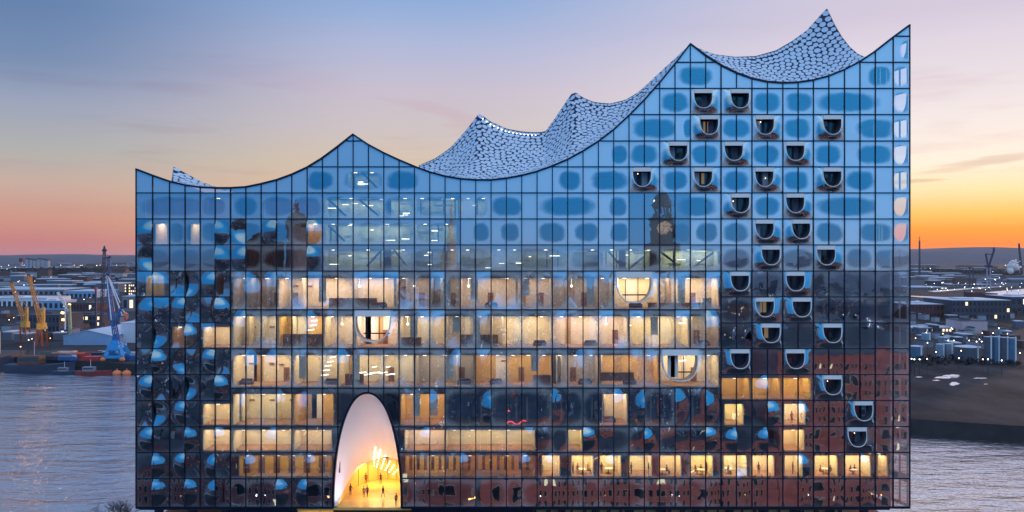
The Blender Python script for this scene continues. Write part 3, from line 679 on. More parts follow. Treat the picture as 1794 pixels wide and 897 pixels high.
# ------------------------------------------------------------------ balconies
def u_outline(cx, hw, zt, h, n=40):
    pts = []; zs = zt - h * 0.28; 
    for k in range(9): pts.append((cx - hw + 2 * hw * k / 8, zt))                      # along the top, left to right
    for k in range(1, 5): pts.append((cx + hw, zt + (zs - zt) * k / 4))
    for k in range(1, 24):
        th = math.pi * k / 24; pts.append((cx + hw * abs(math.cos(th)) ** 0.85 * (1 if math.cos(th) > 0 else -1), zs - (h * 0.72) * math.sin(th) ** 0.85))
    for k in range(4, 0, -1): pts.append((cx - hw, zt + (zs - zt) * k / 4))
    return pts
LOGW = mat('balcony_window', (0.015, 0.025, 0.05), 0.12, spec=0.8, var=0.2)
SOFF = mat('balcony_reveal', (0.1, 0.1, 0.14), 0.5)
LITW = mat('balcony_lit_wall', (0.85, 0.7, 0.5), 0.6)
for cxp, hwp, ci, wn_, rt in BALS:
    rws = rows_of(ci); rbm = rws[rws.index(rt) + 1]; bigb = wn_ == 3
    cx, hw = FX(cxp), hwp / FPX * 120; zt = FZ(rt) - 0.12; H = (FZ(rt) - FZ(rbm)) * (0.8 if bigb else 0.74)
    u = u_outline(cx, hw, zt, H); n = len(u)
    x0, x1, z0, z1 = FX(COLS[ci]), FX(COLS[ci + wn_]), FZ(rbm), FZ(rt)
    bal = empty('balcony', (0, 0, 0)); bal.parent = hall
    # bulged glass from the rim out to the panel's edge
    outer = []
    for (x, z) in u:
        dx_, dz_ = x - cx, z - (zt - H * 0.45); 
        if z >= zt - 1e-6: outer.append((x0 + (x1 - x0) * (x - cx + hw) / (2 * hw), z1)); continue
        t = min(((x1 - cx) / dx_ if dx_ > 1e-6 else 1e9), ((x0 - cx) / dx_ if dx_ < -1e-6 else 1e9), ((z0 - (zt - H * 0.45)) / dz_ if dz_ < -1e-6 else 1e9), ((z1 - (zt - H * 0.45)) / dz_ if dz_ > 1e-6 else 1e9))
        outer.append((cx + dx_ * t, zt - H * 0.45 + dz_ * t))
    b = MB(); NR = 7; amp = 0.6 if bigb else 0.42
    for r_ in range(NR + 1):
        s = r_ / NR; f = (1 - s) ** 2 * (1 + 2 * s)
        for k in range(n):
            topk = u[k][1] >= zt - 1e-6
            hgt = 0.05 if topk else (0.05 + (amp - 0.05) * min(1, (zt - u[k][1]) / (H * 0.8)) ** 1.6)
            b.v.append(Vector((u[k][0] + (outer[k][0] - u[k][0]) * s, -hgt * f, u[k][1] + (outer[k][1] - u[k][1]) * s)))
    for r_ in range(NR):
        for k in range(n):
            a = r_ * n + k; c = r_ * n + (k + 1) % n; b.f.append((a, a + n, c + n, c))
    me = b.mesh('bulged_glass', glass_for(cxp, rt), True)
    sh = 6 if (x1 + x0) / 2 > cx else -6
    ov = (cxp + sh, hwp * (1.35 if not bigb else 1.4), rt + (rbm - rt) * 0.6, (rbm - rt) * 0.37)
    finish_glass(me, [ov] * len(me.polygons), [frit_cov(cxp, rt)] * len(me.polygons)); put('bulged_glass', me, bal)
    # rim and reveal
    b = MB(); yo = []
    for k in range(n):
        topk = u[k][1] >= zt - 1e-6; hgt = 0.07 if topk else (0.07 + (amp - 0.05) * min(1, (zt - u[k][1]) / (H * 0.8)) ** 1.6)
        yo.append(-hgt)
    w = 0.22 if bigb else 0.17
    for k in range(n):
        a_, c_ = u[(k - 1) % n], u[(k + 1) % n]; t = Vector((c_[0] - a_[0], 0, c_[1] - a_[1])).normalized(); nn = Vector((t.z, 0, -t.x))
        if nn.dot(Vector((cx - u[k][0], 0, zt - H * .45 - u[k][1]))) < 0: nn = -nn
        p = Vector((u[k][0], yo[k], u[k][1]))
        b.v += [p - nn * w * 0.3 + Vector((0, 0.04, 0)), p + nn * w * 0.2 + Vector((0, -0.08, 0)), p + nn * w * 0.5 + Vector((0, 0.0, 0)), Vector((p.x, 1.5, p.z)) + nn * w * 0.5]
    for k in range(n):
        i = 4 * k; j = 4 * ((k + 1) % n)
        for e in range(2): b.f.append((i + e, j + e, j + e + 1, i + e + 1))
    rv = MB(); rv.v = [v.copy() for v in b.v]
    for k in range(n): i = 4 * k; j = 4 * ((k + 1) % n); rv.f.append((i + 2, j + 2, j + 3, i + 3))
    rv.build('reveal', SOFF, bal, True); b.build('rim', WHITE, bal, True)
    hh = 0.9 if bigb else 0.58
    MB().box(cx - hw + 0.1, cx + hw - 0.1, -0.16, 0.1, zt - hh, zt - 0.02).build('lintel', WHITE, bal)
    lit = bigb
    if not lit:
        b = MB().box(cx - hw - 0.1, cx + hw + 0.1, 1.45, 1.6, zt - H - 0.1, zt + 0.05); b.build('balcony_window', LOGW, bal)
        MB().box(cx - 0.06 + rr3.uniform(-0.5, 0.5), cx + 0.08, 1.36, 1.44, zt - H, zt - 0.3).build('window_post', FRAME, bal)
        q_ = rrf.random()
        if q_ < 0.3:
            xx = cx + rrf.uniform(-0.5, 0.5); ch_ = MB().box(xx - 0.25, xx + 0.25, 0.6, 1.0, zt - H * 0.72, zt - H * 0.69).box(xx - 0.25, xx + 0.25, 1.0, 1.04, zt - H * 0.688, zt - H * 0.5)
            for ax_ in (-0.22, 0.2): ch_.box(xx + ax_, xx + ax_ + 0.03, 0.62, 0.65, zt - H * 0.9, zt - H * 0.722)
            ch_.build('balcony_chair', SLAB, bal)
        if 0.25 < q_ < 0.5: MB().box(cx - 0.5, cx + rrf.uniform(0.1, 0.7), 1.4, 1.44, zt - H * 0.8, zt - 0.7).build('lit_pane', mat('dim_lit_pane', (0.3, 0.2, 0.1), 0.6, emit=(1, 0.62, 0.3), estr=0.16), bal)
        if q_ > 0.75: put('balcony_lamp', MB().ball((0, 0, 0), 0.07, 6, 4).mesh('balcony_lamp', SPOT), bal, (cx + rrf.uniform(-0.8, 0.8), 1.1, zt - 0.75 - rrf.random() * 0.9))
        if rr3.random() < 0.65:
            xx = cx + rr3.choice((-1, 1)) * hw * 0.45; MB().box(xx - 0.42, xx + 0.42, 1.38, 1.43, zt - H * 0.9, zt - 0.62).build('curtain', mat(*rrf.choice((('net_curtain', (0.35, 0.42, 0.55)), ('pale_curtain', (0.7, 0.72, 0.78)), ('dusky_curtain', (0.12, 0.13, 0.2)))), 0.9, var=0.3, vscale=2, stretch=(8, 1, 0.2)), bal)
    else:
        for q in (-0.42, 0.3):
            MB().box(cx + hw * q - 0.05, cx + hw * q + 0.05, 1.36, 1.5, zt - H, zt - 0.8).build('window_post', FRAME, bal)
        MB().box(cx - hw * 0.6, cx + hw * 0.9, 1.3, 1.36, zt - H * 0.78, zt - H * 0.74).build('handrail', FRAME, bal)

# ------------------------------------------------------------------ roof
RDEP = 18.0
def farpt(px, py, D=RDEP): return P(px, py, 120 + D)
FAR_B = [(734, 290.5), (761.8, 279), (789.7, 259.8), (814.8, 232), (839.8, 199.5), (859.4, 213.9), (887, 226.4), (915, 231.4), (935, 232.6), (955.5, 232), (970.8, 211), (987.6, 186), (1005, 160.3),
         (1021, 172), (1040.5, 179.9), (1068.4, 182.4), (1096, 176), (1118.6, 162.3), (1140, 143), (1170, 115), (1195, 92), (1209.5, 78)]
FAR_C = [(1209.5, 78), (1223, 85.5), (1252, 96.3), (1287.9, 100.6), (1323.8, 99.2), (1359.8, 89), (1388.5, 72.3), (1415, 53), (1434, 31.6), (1448.5, 16)]
FAR_A = [(304.5, 293.4), (320.3, 301.8), (337, 311), (353.8, 320), (370.5, 326), (395, 333)]
def chain(tab, n):            # points spread evenly along a polyline
    ls = [0]; 
    for a, b_ in zip(tab, tab[1:]): ls.append(ls[-1] + math.hypot(b_[0] - a[0], b_[1] - a[1]))
    T = list(zip(ls, tab)); res = []
    for k in range(n + 1):
        d_ = ls[-1] * k / n
        for (l0, a), (l1, b_) in zip(T, T[1:]):
            if d_ <= l1 + 1e-6:
                t = (d_ - l0) / max(l1 - l0, 1e-9); res.append((a[0] + (b_[0] - a[0]) * t, a[1] + (b_[1] - a[1]) * t)); break
    return res
def sheet_fn(front_px, fartab, D, sagf, D0=None, par=None):
    """surface point for (u, s): u along the eaves, s from front to far edge"""
    p0, p1 = front_px
    def f(u, s):
        px = p0 + (p1 - p0) * u
        A = Vector((FX(px), 0.06, FZ(roof(px))))
        q0, q1 = fartab[0][0], fartab[-1][0]
        qx = q0 + (q1 - q0) * (par(u) if par else u)
        Dd = D if D0 is None else D0(u)
        B = farpt(qx, interp(fartab, qx), Dd)
        p = A.lerp(B, s); p.z -= sagf(u) * 4 * s * (1 - s)
        return p
    return f
DISC = mat('roof_disc', (0.5, 0.62, 0.8), 0.4, metal=0.0, var=0.08, vscale=0.6)
MEMB = mat('roof_membrane', (0.008, 0.025, 0.09), 0.6, var=0.2)
sheets = [
    (sheet_fn((728.8, 1209.5), FAR_B, RDEP, lambda u: 1.9 if u < 0.9 else 1.9 * (1 - u) / 0.1), 64, 10, 'B'),
    (sheet_fn((1209.5, 1593.8), FAR_C, RDEP, lambda u: 0.6 + 6.0 * u ** 1.5), 56, 10, 'C'),
    (sheet_fn((300.5, 400), FAR_A, 6.0, lambda u: 0.2), 18, 4, 'A'),
]
disc_me = bpy.data.meshes.new('roof_disc')
bm = bmesh.new(); vs0 = [bm.verts.new((math.cos(t * math.pi / 6) * 0.5, math.sin(t * math.pi / 6) * 0.5, 0.05)) for t in range(12)]; vs1 = [bm.verts.new((v.co.x, v.co.y, -0.03)) for v in vs0]
bm.faces.new(vs0)
for k in range(12): bm.faces.new((vs0[k], vs1[k], vs1[(k + 1) % 12], vs0[(k + 1) % 12]))
bm.to_mesh(disc_me); bm.free(); disc_me.materials.append(DISC)
discs = []
for fn, nu, nv, nm in sheets:
    b = MB()
    for j in range(nv + 1):
        for i in range(nu + 1): b.v.append(fn(i / nu, j / nv))
    for j in range(nv):
        for i in range(nu):
            q = j * (nu + 1) + i; b.f.append((q, q + 1, q + nu + 2, q + nu + 1))
    ro = b.build('roof_sheet', MEMB, hall, True)
    # metal edge along the far rim and down the sides
    b = MB(); ed = [fn(i / nu, 1) for i in range(nu + 1)]
    for p, q in zip(ed, ed[1:]): b.beam(p + Vector((0, 0, 0.03)), q + Vector((0, 0, 0.03)), 0.2, 0.2)
    if nm != 'B':
        uu = 1 if nm == 'C' else 0; ed = [fn(uu, j / nv) for j in range(nv + 1)]
        for p, q in zip(ed, ed[1:]): b.beam(p, q, 0.16, 0.2)
    b.build('roof_edge', mat('roof_trim', (0.12, 0.14, 0.2), 0.4, 0.4), hall)
    # discs pushed apart over the sheet until they lie evenly, as real round tiles do
    PT = 1.06; GU, GS = 160, 40
    G = np.array([[tuple(fn(i / GU, j / GS)) for j in range(GS + 1)] for i in range(GU + 1)])
    def ev(uv):
        a_ = np.clip(uv[:, 0], 0, 0.99999) * GU; c_ = np.clip(uv[:, 1], 0, 0.99999) * GS; i0 = a_.astype(int); j0 = c_.astype(int); fa = (a_ - i0)[:, None]; fc = (c_ - j0)[:, None]
        A_, B_, C_, D_ = G[i0, j0], G[i0 + 1, j0], G[i0, j0 + 1], G[i0 + 1, j0 + 1]
        return A_ * (1 - fa) * (1 - fc) + B_ * fa * (1 - fc) + C_ * (1 - fa) * fc + D_ * fa * fc, ((B_ - A_) * (1 - fc) + (D_ - C_) * fc) * GU, ((C_ - A_) * (1 - fa) + (D_ - B_) * fa) * GS
    cell = np.cross(G[1:, :-1] - G[:-1, :-1], G[:-1, 1:] - G[:-1, :-1]); ca = np.linalg.norm(cell, axis=2); tot = ca.sum(); ng = np.random.default_rng(3)
    npt = int(tot * 1.0 / (0.866 * PT * PT)); pick = ng.choice(ca.size, npt, p=ca.ravel() / tot)
    uv = np.stack(((pick // GS + ng.random(npt)) / GU, (pick % GS + ng.random(npt)) / GS), 1)
    for it in range(70):
        p_, Tu, Ts = ev(uv); df_ = p_[:, None, :] - p_[None, :, :]; dd_ = np.sqrt((df_ ** 2).sum(2)) + np.eye(npt) * 99 + 1e-6
        wgt = np.clip(1 - dd_ / (PT * 1.25), 0, 1) / dd_; F = (df_ * wgt[:, :, None]).sum(1) * 0.45
        guu = (Tu * Tu).sum(1); gss = (Ts * Ts).sum(1); gus = (Tu * Ts).sum(1); det = np.maximum(guu * gss - gus ** 2, 1e-3 * guu * gss); fu = (F * Tu).sum(1); fs = (F * Ts).sum(1)
        stp = np.stack(((gss * fu - gus * fs) / det, (guu * fs - gus * fu) / det), 1)
        uv = uv + np.clip(stp, -0.08, 0.08); mu = 0.5 / np.sqrt(guu); ms = 0.55 / np.sqrt(gss)
        uv[:, 0] = np.clip(uv[:, 0], mu, 1 - mu); uv[:, 1] = np.clip(uv[:, 1], np.minimum(ms, .4), 1 - np.minimum(ms, .4))
    p_, Tu, Ts = ev(uv); df_ = p_[:, None, :] - p_[None, :, :]; near = (np.sqrt((df_ ** 2).sum(2)) + np.eye(npt) * 99).min(1)
    for k in range(npt):
        if near[k] < 0.5 * PT and k % 2: continue
        X = Vector(Tu[k]).normalized(); nn = X.cross(Vector(Ts[k])).normalized()
        if nn.z < 0: nn = -nn
        Y = nn.cross(X); p = Vector(p_[k]); k1 = min(1.06, near[k] / PT * 1.02) * PT * 1.03 * rnd.uniform(0.92, 1.0)
        M4 = Matrix.Translation(p + nn * rnd.uniform(0.07, 0.15)) @ Matrix((X, Y, nn)).transposed().to_4x4() @ Matrix.Rotation(R(rnd.uniform(-90, 90)), 4, 'Z') @ Matrix.Diagonal((k1, k1 * rnd.uniform(0.9, 1.0), 1, 1))
        view = (Vector((0, CAMY, CAMZ)) - p).normalized(); discs.append((k1 * k1 * abs(nn.dot(view)), M4))
    if nm == 'B':
        bulb = MB().ball((0, 0, 0), 0.1, 6, 4).mesh('roof_bulb', lamp_mat('roof_bulb', (0.85, 0.92, 1), 5))
        for k in range(15):
            qx = 846 + k * 6.6; p = farpt(qx, interp(FAR_B, qx) + 3.6, RDEP - 0.9); put('roof_bulb', bulb, hall, p)
discs.sort(key=lambda q: -q[0])
for _, M4 in discs[:300]:
    o = put('roof_disc', disc_me, hall); o.matrix_world = M4
b = MB()
base_v = [v.co.copy() for v in disc_me.vertices]; base_f = [tuple(p.vertices) for p in disc_me.polygons]
for _, M4 in discs[300:]:
    k = len(b.v); b.v += [M4 @ v for v in base_v]; b.f += [tuple(k + q for q in f) for f in base_f]
tag(b.build('small_roof_disc', DISC, hall), kind='stuff')
# plain sheets over the rest, hidden behind the eaves
def plain(pa, pb, drop=2.5):
    b = MB(); n = max(6, int((pb - pa) / 12))
    for k in range(n + 1):
        px = pa + (pb - pa) * k / n
        for s, dd in ((0, 0), (0.33, 0.8), (0.66, 0.7), (1, 0)):
            b.v.append(Vector((FX(px), 0.06 + RDEP * s, FZ(roof(px)) - drop * 0.3 * s - dd)))
    for k in range(n):
        for j in range(3):
            q = 4 * k + j; b.f.append((q, q + 4, q + 5, q + 1))
    b.build('roof_sheet', MEMB, hall, True)
plain(238.5, 301.5); plain(398, 728.8)
# side walls and rear
BRG = mat('rear_glass', (0.05, 0.07, 0.12), 0.2, spec=0.7)
MB().quad((FX(238.5), 0.1, FZ(889)), (FX(238.5), 0.1, FZ(298)), (FX(238.5), RDEP, FZ(298) - 1), (FX(238.5), RDEP, FZ(889))).build('east_wall', BRG, hall)
b = MB()
prevs = [(FX(p), FZ(roof(p)) - 1.2) for p in range(240, 729, 8)]
for (xa, za), (xb, zb) in zip(prevs, prevs[1:]): b.quad((xa, RDEP, FZ(889)), (xb, RDEP, FZ(889)), (xb, RDEP, zb), (xa, RDEP, za))
for k in range(64):
    fn = sheets[0][0]; A, B = fn(k / 64, 1), fn((k + 1) / 64, 1); b.quad((A.x, A.y, FZ(889)), (B.x, B.y, FZ(889)), tuple(B), tuple(A))
for k in range(56):
    fn = sheets[1][0]; A, B = fn(k / 56, 1), fn((k + 1) / 56, 1); b.quad((A.x, A.y, FZ(889)), (B.x, B.y, FZ(889)), tuple(B), tuple(A))
b.build('rear_wall', BRG, hall)
# west wall with its round-bottomed loggia openings, seen through the last column of glass
WX0 = FX(1593.8) - 0.12; fnC = sheets[1][0]
wallm = mat('corner_wall', (0.55, 0.6, 0.68), 0.5, var=0.06)
def wx(y): return WX0 - 5.2 / 18.0 * y
def west_piece(y0, y1, z0a, z0b, z1a, z1b, b): b.quad((wx(y0), y0, z0a), (wx(y1), y1, z0b), (wx(y1), y1, z1b), (wx(y0), y0, z1a))
b = MB(); rim = MB()
for rt, rbm in zip(ROWS_L[1:], ROWS_L[2:]):
    zt, zb = FZ(rt), FZ(rbm); kind = 'D' if rt in (154.5, 246.5, 337.4, 383) else ('V' if rt in (108.7, 200.3, 291.8, 428.5) else ('H' if rt == 63 else 'V2'))
    y_in0, y_in1 = 0.45, 3.1
    top_lim = lambda y: fnC(1, min(1, y / 18)).z - 0.1
    n = 14
    west_piece(0.1, y_in0, zb, zb, min(zt, top_lim(0.1)), min(zt, top_lim(y_in0)), b)
    for k in range(n):
        ya = y_in0 + (y_in1 - y_in0) * k / n; yb = y_in0 + (y_in1 - y_in0) * (k + 1) / n
        def hole(y):
            t = (y - y_in0) / (y_in1 - y_in0) * 2 - 1
            if kind == 'D': return zt - 0.55, zt - 0.75 - 2.75 * math.sqrt(max(0, 1 - t * t)) ** 0.9
            if kind == 'H': return zt - 0.9, zt - 0.9 - 2.4 * math.sqrt(max(0, 1 - t * t))
            if abs(t) < 0.09: return zt - 1.9, zt - 1.9
            return zt - 0.7 + 0.0, zb + 0.5
        (ta, ba), (tb, bb) = hole(ya), hole(yb)
        if kind in 'V2V' and abs((ya + yb - y_in0 - y_in1) / (y_in1 - y_in0)) < 0.1: ta = tb = ba = bb = zt - 2
        west_piece(ya, yb, ta, tb, min(zt, top_lim(ya)), min(zt, top_lim(yb)), b); west_piece(ya, yb, zb, zb, ba, bb, b)
    west_piece(y_in1, 8.9, zb, zb, min(zt, top_lim(y_in1)), min(zt, top_lim(8.9)), b)
for k in range(9): west_piece(8.9 + k, 9.9 + k, FZ(888), FZ(888), fnC(1, (8.9 + k) / 18).z - 0.4, fnC(1, min(1, (9.9 + k) / 18)).z - 0.4, b)
b.build('west_wall', wallm, hall)
MB().box(FX(1563) , FX(1563) + 0.15, 0.6, 3.4, FZ(889), FZ(80)).build('corner_partition', wallm, hall)
MB().box(FX(1563) + 0.16, WX0 - 2.1, 5.0, 5.1, FZ(889), FZ(80)).build('corner_partition', DARKROOM, hall)

# ------------------------------------------------------------------ below the glass: plaza gap and brick base
BRICK = mat('red_brick', (0.2, 0.065, 0.04), 0.85, var=0.3, vscale=3)
MB().box(FX(404), FX(520), 0.2, 16, 33.2, FZ(889.2) - 0.02).build('plaza_soffit', FRAME, hall)
MB().box(FX(720.5), FX(935), 0.2, 16, 33.2, FZ(889.2) - 0.02).build('plaza_soffit', FRAME, hall)
for a, e in ((520, 559), (560, 582)): MB().box(FX(a), FX(e), 0.6, 1.0, 33.2, FZ(890)).build('plaza_wall', OCHRE, hall)
area('plaza_edge_lamp', (FX(560), -0.2, 35.2), 6, 0.6, 60, (1, 0.6, 0.25), (R(90), 0, 0), hall)
b = MB().box(FX(720), FX(721), 0.2, 1, 33, 36.7)
for k in range(26):
    a = 936 + k * 21.6; 
    MB().box(FX(a), FX(a + rr3.uniform(4, 9)), 1.5, 1.7, 34.0, 37.0).build('plaza_pier', SLAB, hall)
MB().box(FX(936), FX(1500), 3.0, 3.2, 33.2, 37.0).build('plaza_wall', AMBER, hall)
area('plaza_gap_lamp', (FX(1215), 2.2, 36.9), 46, 0.8, 900, YEL, parent=hall)
for k in range(16):
    put('plaza_spotlight', spot_me, hall, (FX(250 + k * 9.5 if k < 15 else 819), 1.0 + (k % 3) * 0.7, 36.55 if k < 15 else 36.6))
b = MB().box(FX(238.5), FX(1593.8), 0.6, RDEP, 4.0, 33.2); b.build('brick_base', BRICK, hall)
for a in range(260, 1580, 60): MB().box(FX(a), FX(a) + 1.0, 2.0, 3.0, 33.2, 36.9).build('plaza_column', SLAB, hall)
win_me = MB().box(-0.55, 0.55, 0, 0.12, -0.9, 0.9).mesh('brick_base_window', LOGW)
for k in range(36):
    for j in range(5): put('brick_base_window', win_me, hall, (FX(262 + k * 37), 0.5, 9 + j * 5))


# ------------------------------------------------------------------ water and land
def water_material():
    m = bpy.data.materials.new('river_water'); m.use_nodes = True; t = m.node_tree; n = t.nodes; l = t.links; n.clear()
    o = n.new('ShaderNodeOutputMaterial'); tcn = n.new('ShaderNodeTexCoord')
    def nzz(sc_, stretch, det, rot=0):
        mp_ = n.new('ShaderNodeMapping'); mp_.inputs['Scale'].default_value = stretch; mp_.inputs['Rotation'].default_value = (0, 0, rot); l.new(tcn.outputs['Object'], mp_.inputs[0])
        q = n.new('ShaderNodeTexNoise'); q.inputs['Scale'].default_value = sc_; q.inputs['Detail'].default_value = det; q.inputs['Roughness'].default_value = 0.6; l.new(mp_.outputs[0], q.inputs[0]); return q.outputs[0]
    a = nzz(0.05, (0.55, 1.4, 1), 3, 0.15); b_ = nzz(0.22, (0.5, 1.2, 1), 4, -0.1)
    s1 = n.new('ShaderNodeMath'); s1.operation = 'MULTIPLY_ADD'; l.new(a, s1.inputs[0]); s1.inputs[1].default_value = 2.6; c3 = nzz(0.7, (0.45, 1.3, 1), 3, 0.05); s2 = n.new('ShaderNodeMath'); s2.operation = 'MULTIPLY_ADD'; l.new(c3, s2.inputs[0]); s2.inputs[1].default_value = 0.35; l.new(b_, s2.inputs[2]); l.new(s2.outputs[0], s1.inputs[2])
    bp = n.new('ShaderNodeBump'); bp.inputs['Strength'].default_value = 0.85; bp.inputs['Distance'].default_value = 1.1; l.new(s1.outputs[0], bp.inputs['Height'])
    g = n.new('ShaderNodeBsdfGlossy'); g.inputs['Roughness'].default_value = 0.12; g.inputs['Color'].default_value = (0.9, 0.88, 0.92, 1); l.new(bp.outputs[0], g.inputs['Normal'])
    df = n.new('ShaderNodeBsdfDiffuse'); df.inputs['Color'].default_value = (0.012, 0.03, 0.05, 1)
    fr = n.new('ShaderNodeFresnel'); fr.inputs['IOR'].default_value = 1.9; l.new(bp.outputs[0], fr.inputs['Normal'])
    pw = n.new('ShaderNodeMath'); pw.operation = 'MULTIPLY'; pw.use_clamp = True; l.new(fr.outputs[0], pw.inputs[0]); pw.inputs[1].default_value = 4.5
    mx = n.new('ShaderNodeMixShader'); l.new(pw.outputs[0], mx.inputs[0]); l.new(df.outputs[0], mx.inputs[1]); l.new(g.outputs[0], mx.inputs[2]); l.new(mx.outputs[0], o.inputs[0])
    return m
WATER = water_material()
def ground_poly(name, pts, z, m, th=None):
    b = MB().poly([(x, y, z) for x, y in pts])
    if th:
        for (xa, ya), (xb, yb) in zip(pts, pts[1:] + pts[:1]): b.quad((xa, ya, z), (xa, ya, z - th), (xb, yb, z - th), (xb, yb, z))
    o = b.build(name, m); o['kind'] = 'structure'; return o
ground_poly('river_water', [(-9300, -97), (9300, -97), (9300, 11500), (-9300, 11500)], 0, WATER)
def land_mat(name, c0, c1, sc_, puddle=False):
    m = bpy.data.materials.new(name); m.use_nodes = True; t = m.node_tree; n = t.nodes; l = t.links; b_ = n['Principled BSDF']
    tcn = n.new('ShaderNodeTexCoord'); mp_ = n.new('ShaderNodeMapping'); mp_.inputs['Scale'].default_value = (1, 0.5, 1); l.new(tcn.outputs['Object'], mp_.inputs[0])
    q = n.new('ShaderNodeTexNoise'); q.inputs['Scale'].default_value = sc_; q.inputs['Detail'].default_value = 8; q.inputs['Roughness'].default_value = 0.65; l.new(mp_.outputs[0], q.inputs[0])
    r_ = n.new('ShaderNodeValToRGB'); l.new(q.outputs[0], r_.inputs[0]); e = r_.color_ramp.elements; e[0].position = 0.35; e[0].color = (*c0, 1); e[1].position = 0.68; e[1].color = (*c1, 1)
    l.new(r_.outputs[0], b_.inputs['Base Color']); b_.inputs['Roughness'].default_value = 0.9; b_.inputs['Specular IOR Level'].default_value = 0.2
    return m
LANDL = land_mat('harbour_ground', (0.01, 0.012, 0.022), (0.05, 0.05, 0.07), 0.02)
LANDR = land_mat('waste_ground', (0.008, 0.008, 0.013), (0.06, 0.052, 0.06), 0.035)
ZL, ZR = 6.0, 6.0
ground_poly('quay_ground', [(-9000, 470), (-420, 432), (-330, 424), (-240, 388), (-150, 382), (-60, 380), (-60, 11400), (-9000, 11400)], ZL, LANDL)
QW = mat('quay_wall', (0.008, 0.01, 0.016), 0.8, var=0.5, vscale=0.1)
b = MB(); pl = [(-9000, 470), (-420, 432), (-330, 424), (-240, 388), (-150, 382), (-60, 380)]
for (xa, ya), (xb, yb) in zip(pl, pl[1:]): b.quad((xa, ya - 1.5, -1), (xb, yb - 1.5, -1), (xb, yb, ZL + 0.3), (xa, ya, ZL + 0.3))
o = b.build('quay_wall', QW); o['kind'] = 'structure'
ground_poly('river_bank', [(-60, 398), (60, 318), (150, 225), (200, 205), (420, 140), (9000, -1180), (9000, 11400), (-60, 11400)], ZR, LANDR)
pr_ = [(-60, 398), (60, 318), (150, 225), (200, 205), (420, 140), (9000, -1180)]
b = MB()
for (xa, ya), (xb, yb) in zip(pr_, pr_[1:]): b.quad((xa, ya - 3, -1), (xb, yb - 3, -1), (xb, yb, ZR + 0.2), (xa, ya, ZR + 0.2))
b.quad((-60, 379, -1), (-60, 11400, -1), (-60, 11400, ZR + .2), (-60, 379, ZR + .2))
o = b.build('embankment', mat('embankment_stone', (0.012, 0.014, 0.02), 0.9, var=0.5, vscale=0.15)); o['kind'] = 'structure'
ground_poly('quay_and_added_street', [(-260, -72), (260, -72), (66, -3), (66, 70), (-125, 80), (-260, -3)], 4.0, LANDL, 6)  # quay; its street side is added over water to darken the mirrored ground
ground_poly('city_ground', [(-5000, -98), (5000, -98), (5000, -7900), (-5000, -7900)], 4.0, land_mat('city_ground', (0.03, 0.025, 0.045), (0.34, 0.3, 0.38), 0.045), 6)
# hills on the horizon
b = MB(); nx, ny = 120, 10
for j in range(ny + 1):
    for i in range(nx + 1):
        x = -9000 + 18000 * i / nx; y = 7200 + 4200 * j / ny; t = j / ny
        pxx = x / (y + 120) * FPX + CXP
        h = interp([(0, 82), (80, 90), (140, 104), (220, 86), (400, 80), (1300, 120), (1650, 176), (1720, 184), (1794, 172), (2200, 150)], pxx)
        h *= (math.sin(min(1, t * 1.5) * math.pi / 2)) * (0.93 + 0.14 * noise.noise(Vector((x / 900, y / 900, 1)))); b.v.append(Vector((x, y, 5 + h)))
for j in range(ny):
    for i in range(nx):
        q = j * (nx + 1) + i; b.f.append((q, q + 1, q + nx + 2, q + nx + 1))
o = b.build('hills', mat('far_hill', (0.02, 0.04, 0.09), 0.95, var=0.4, vscale=0.004), None, True); o['kind'] = 'structure'

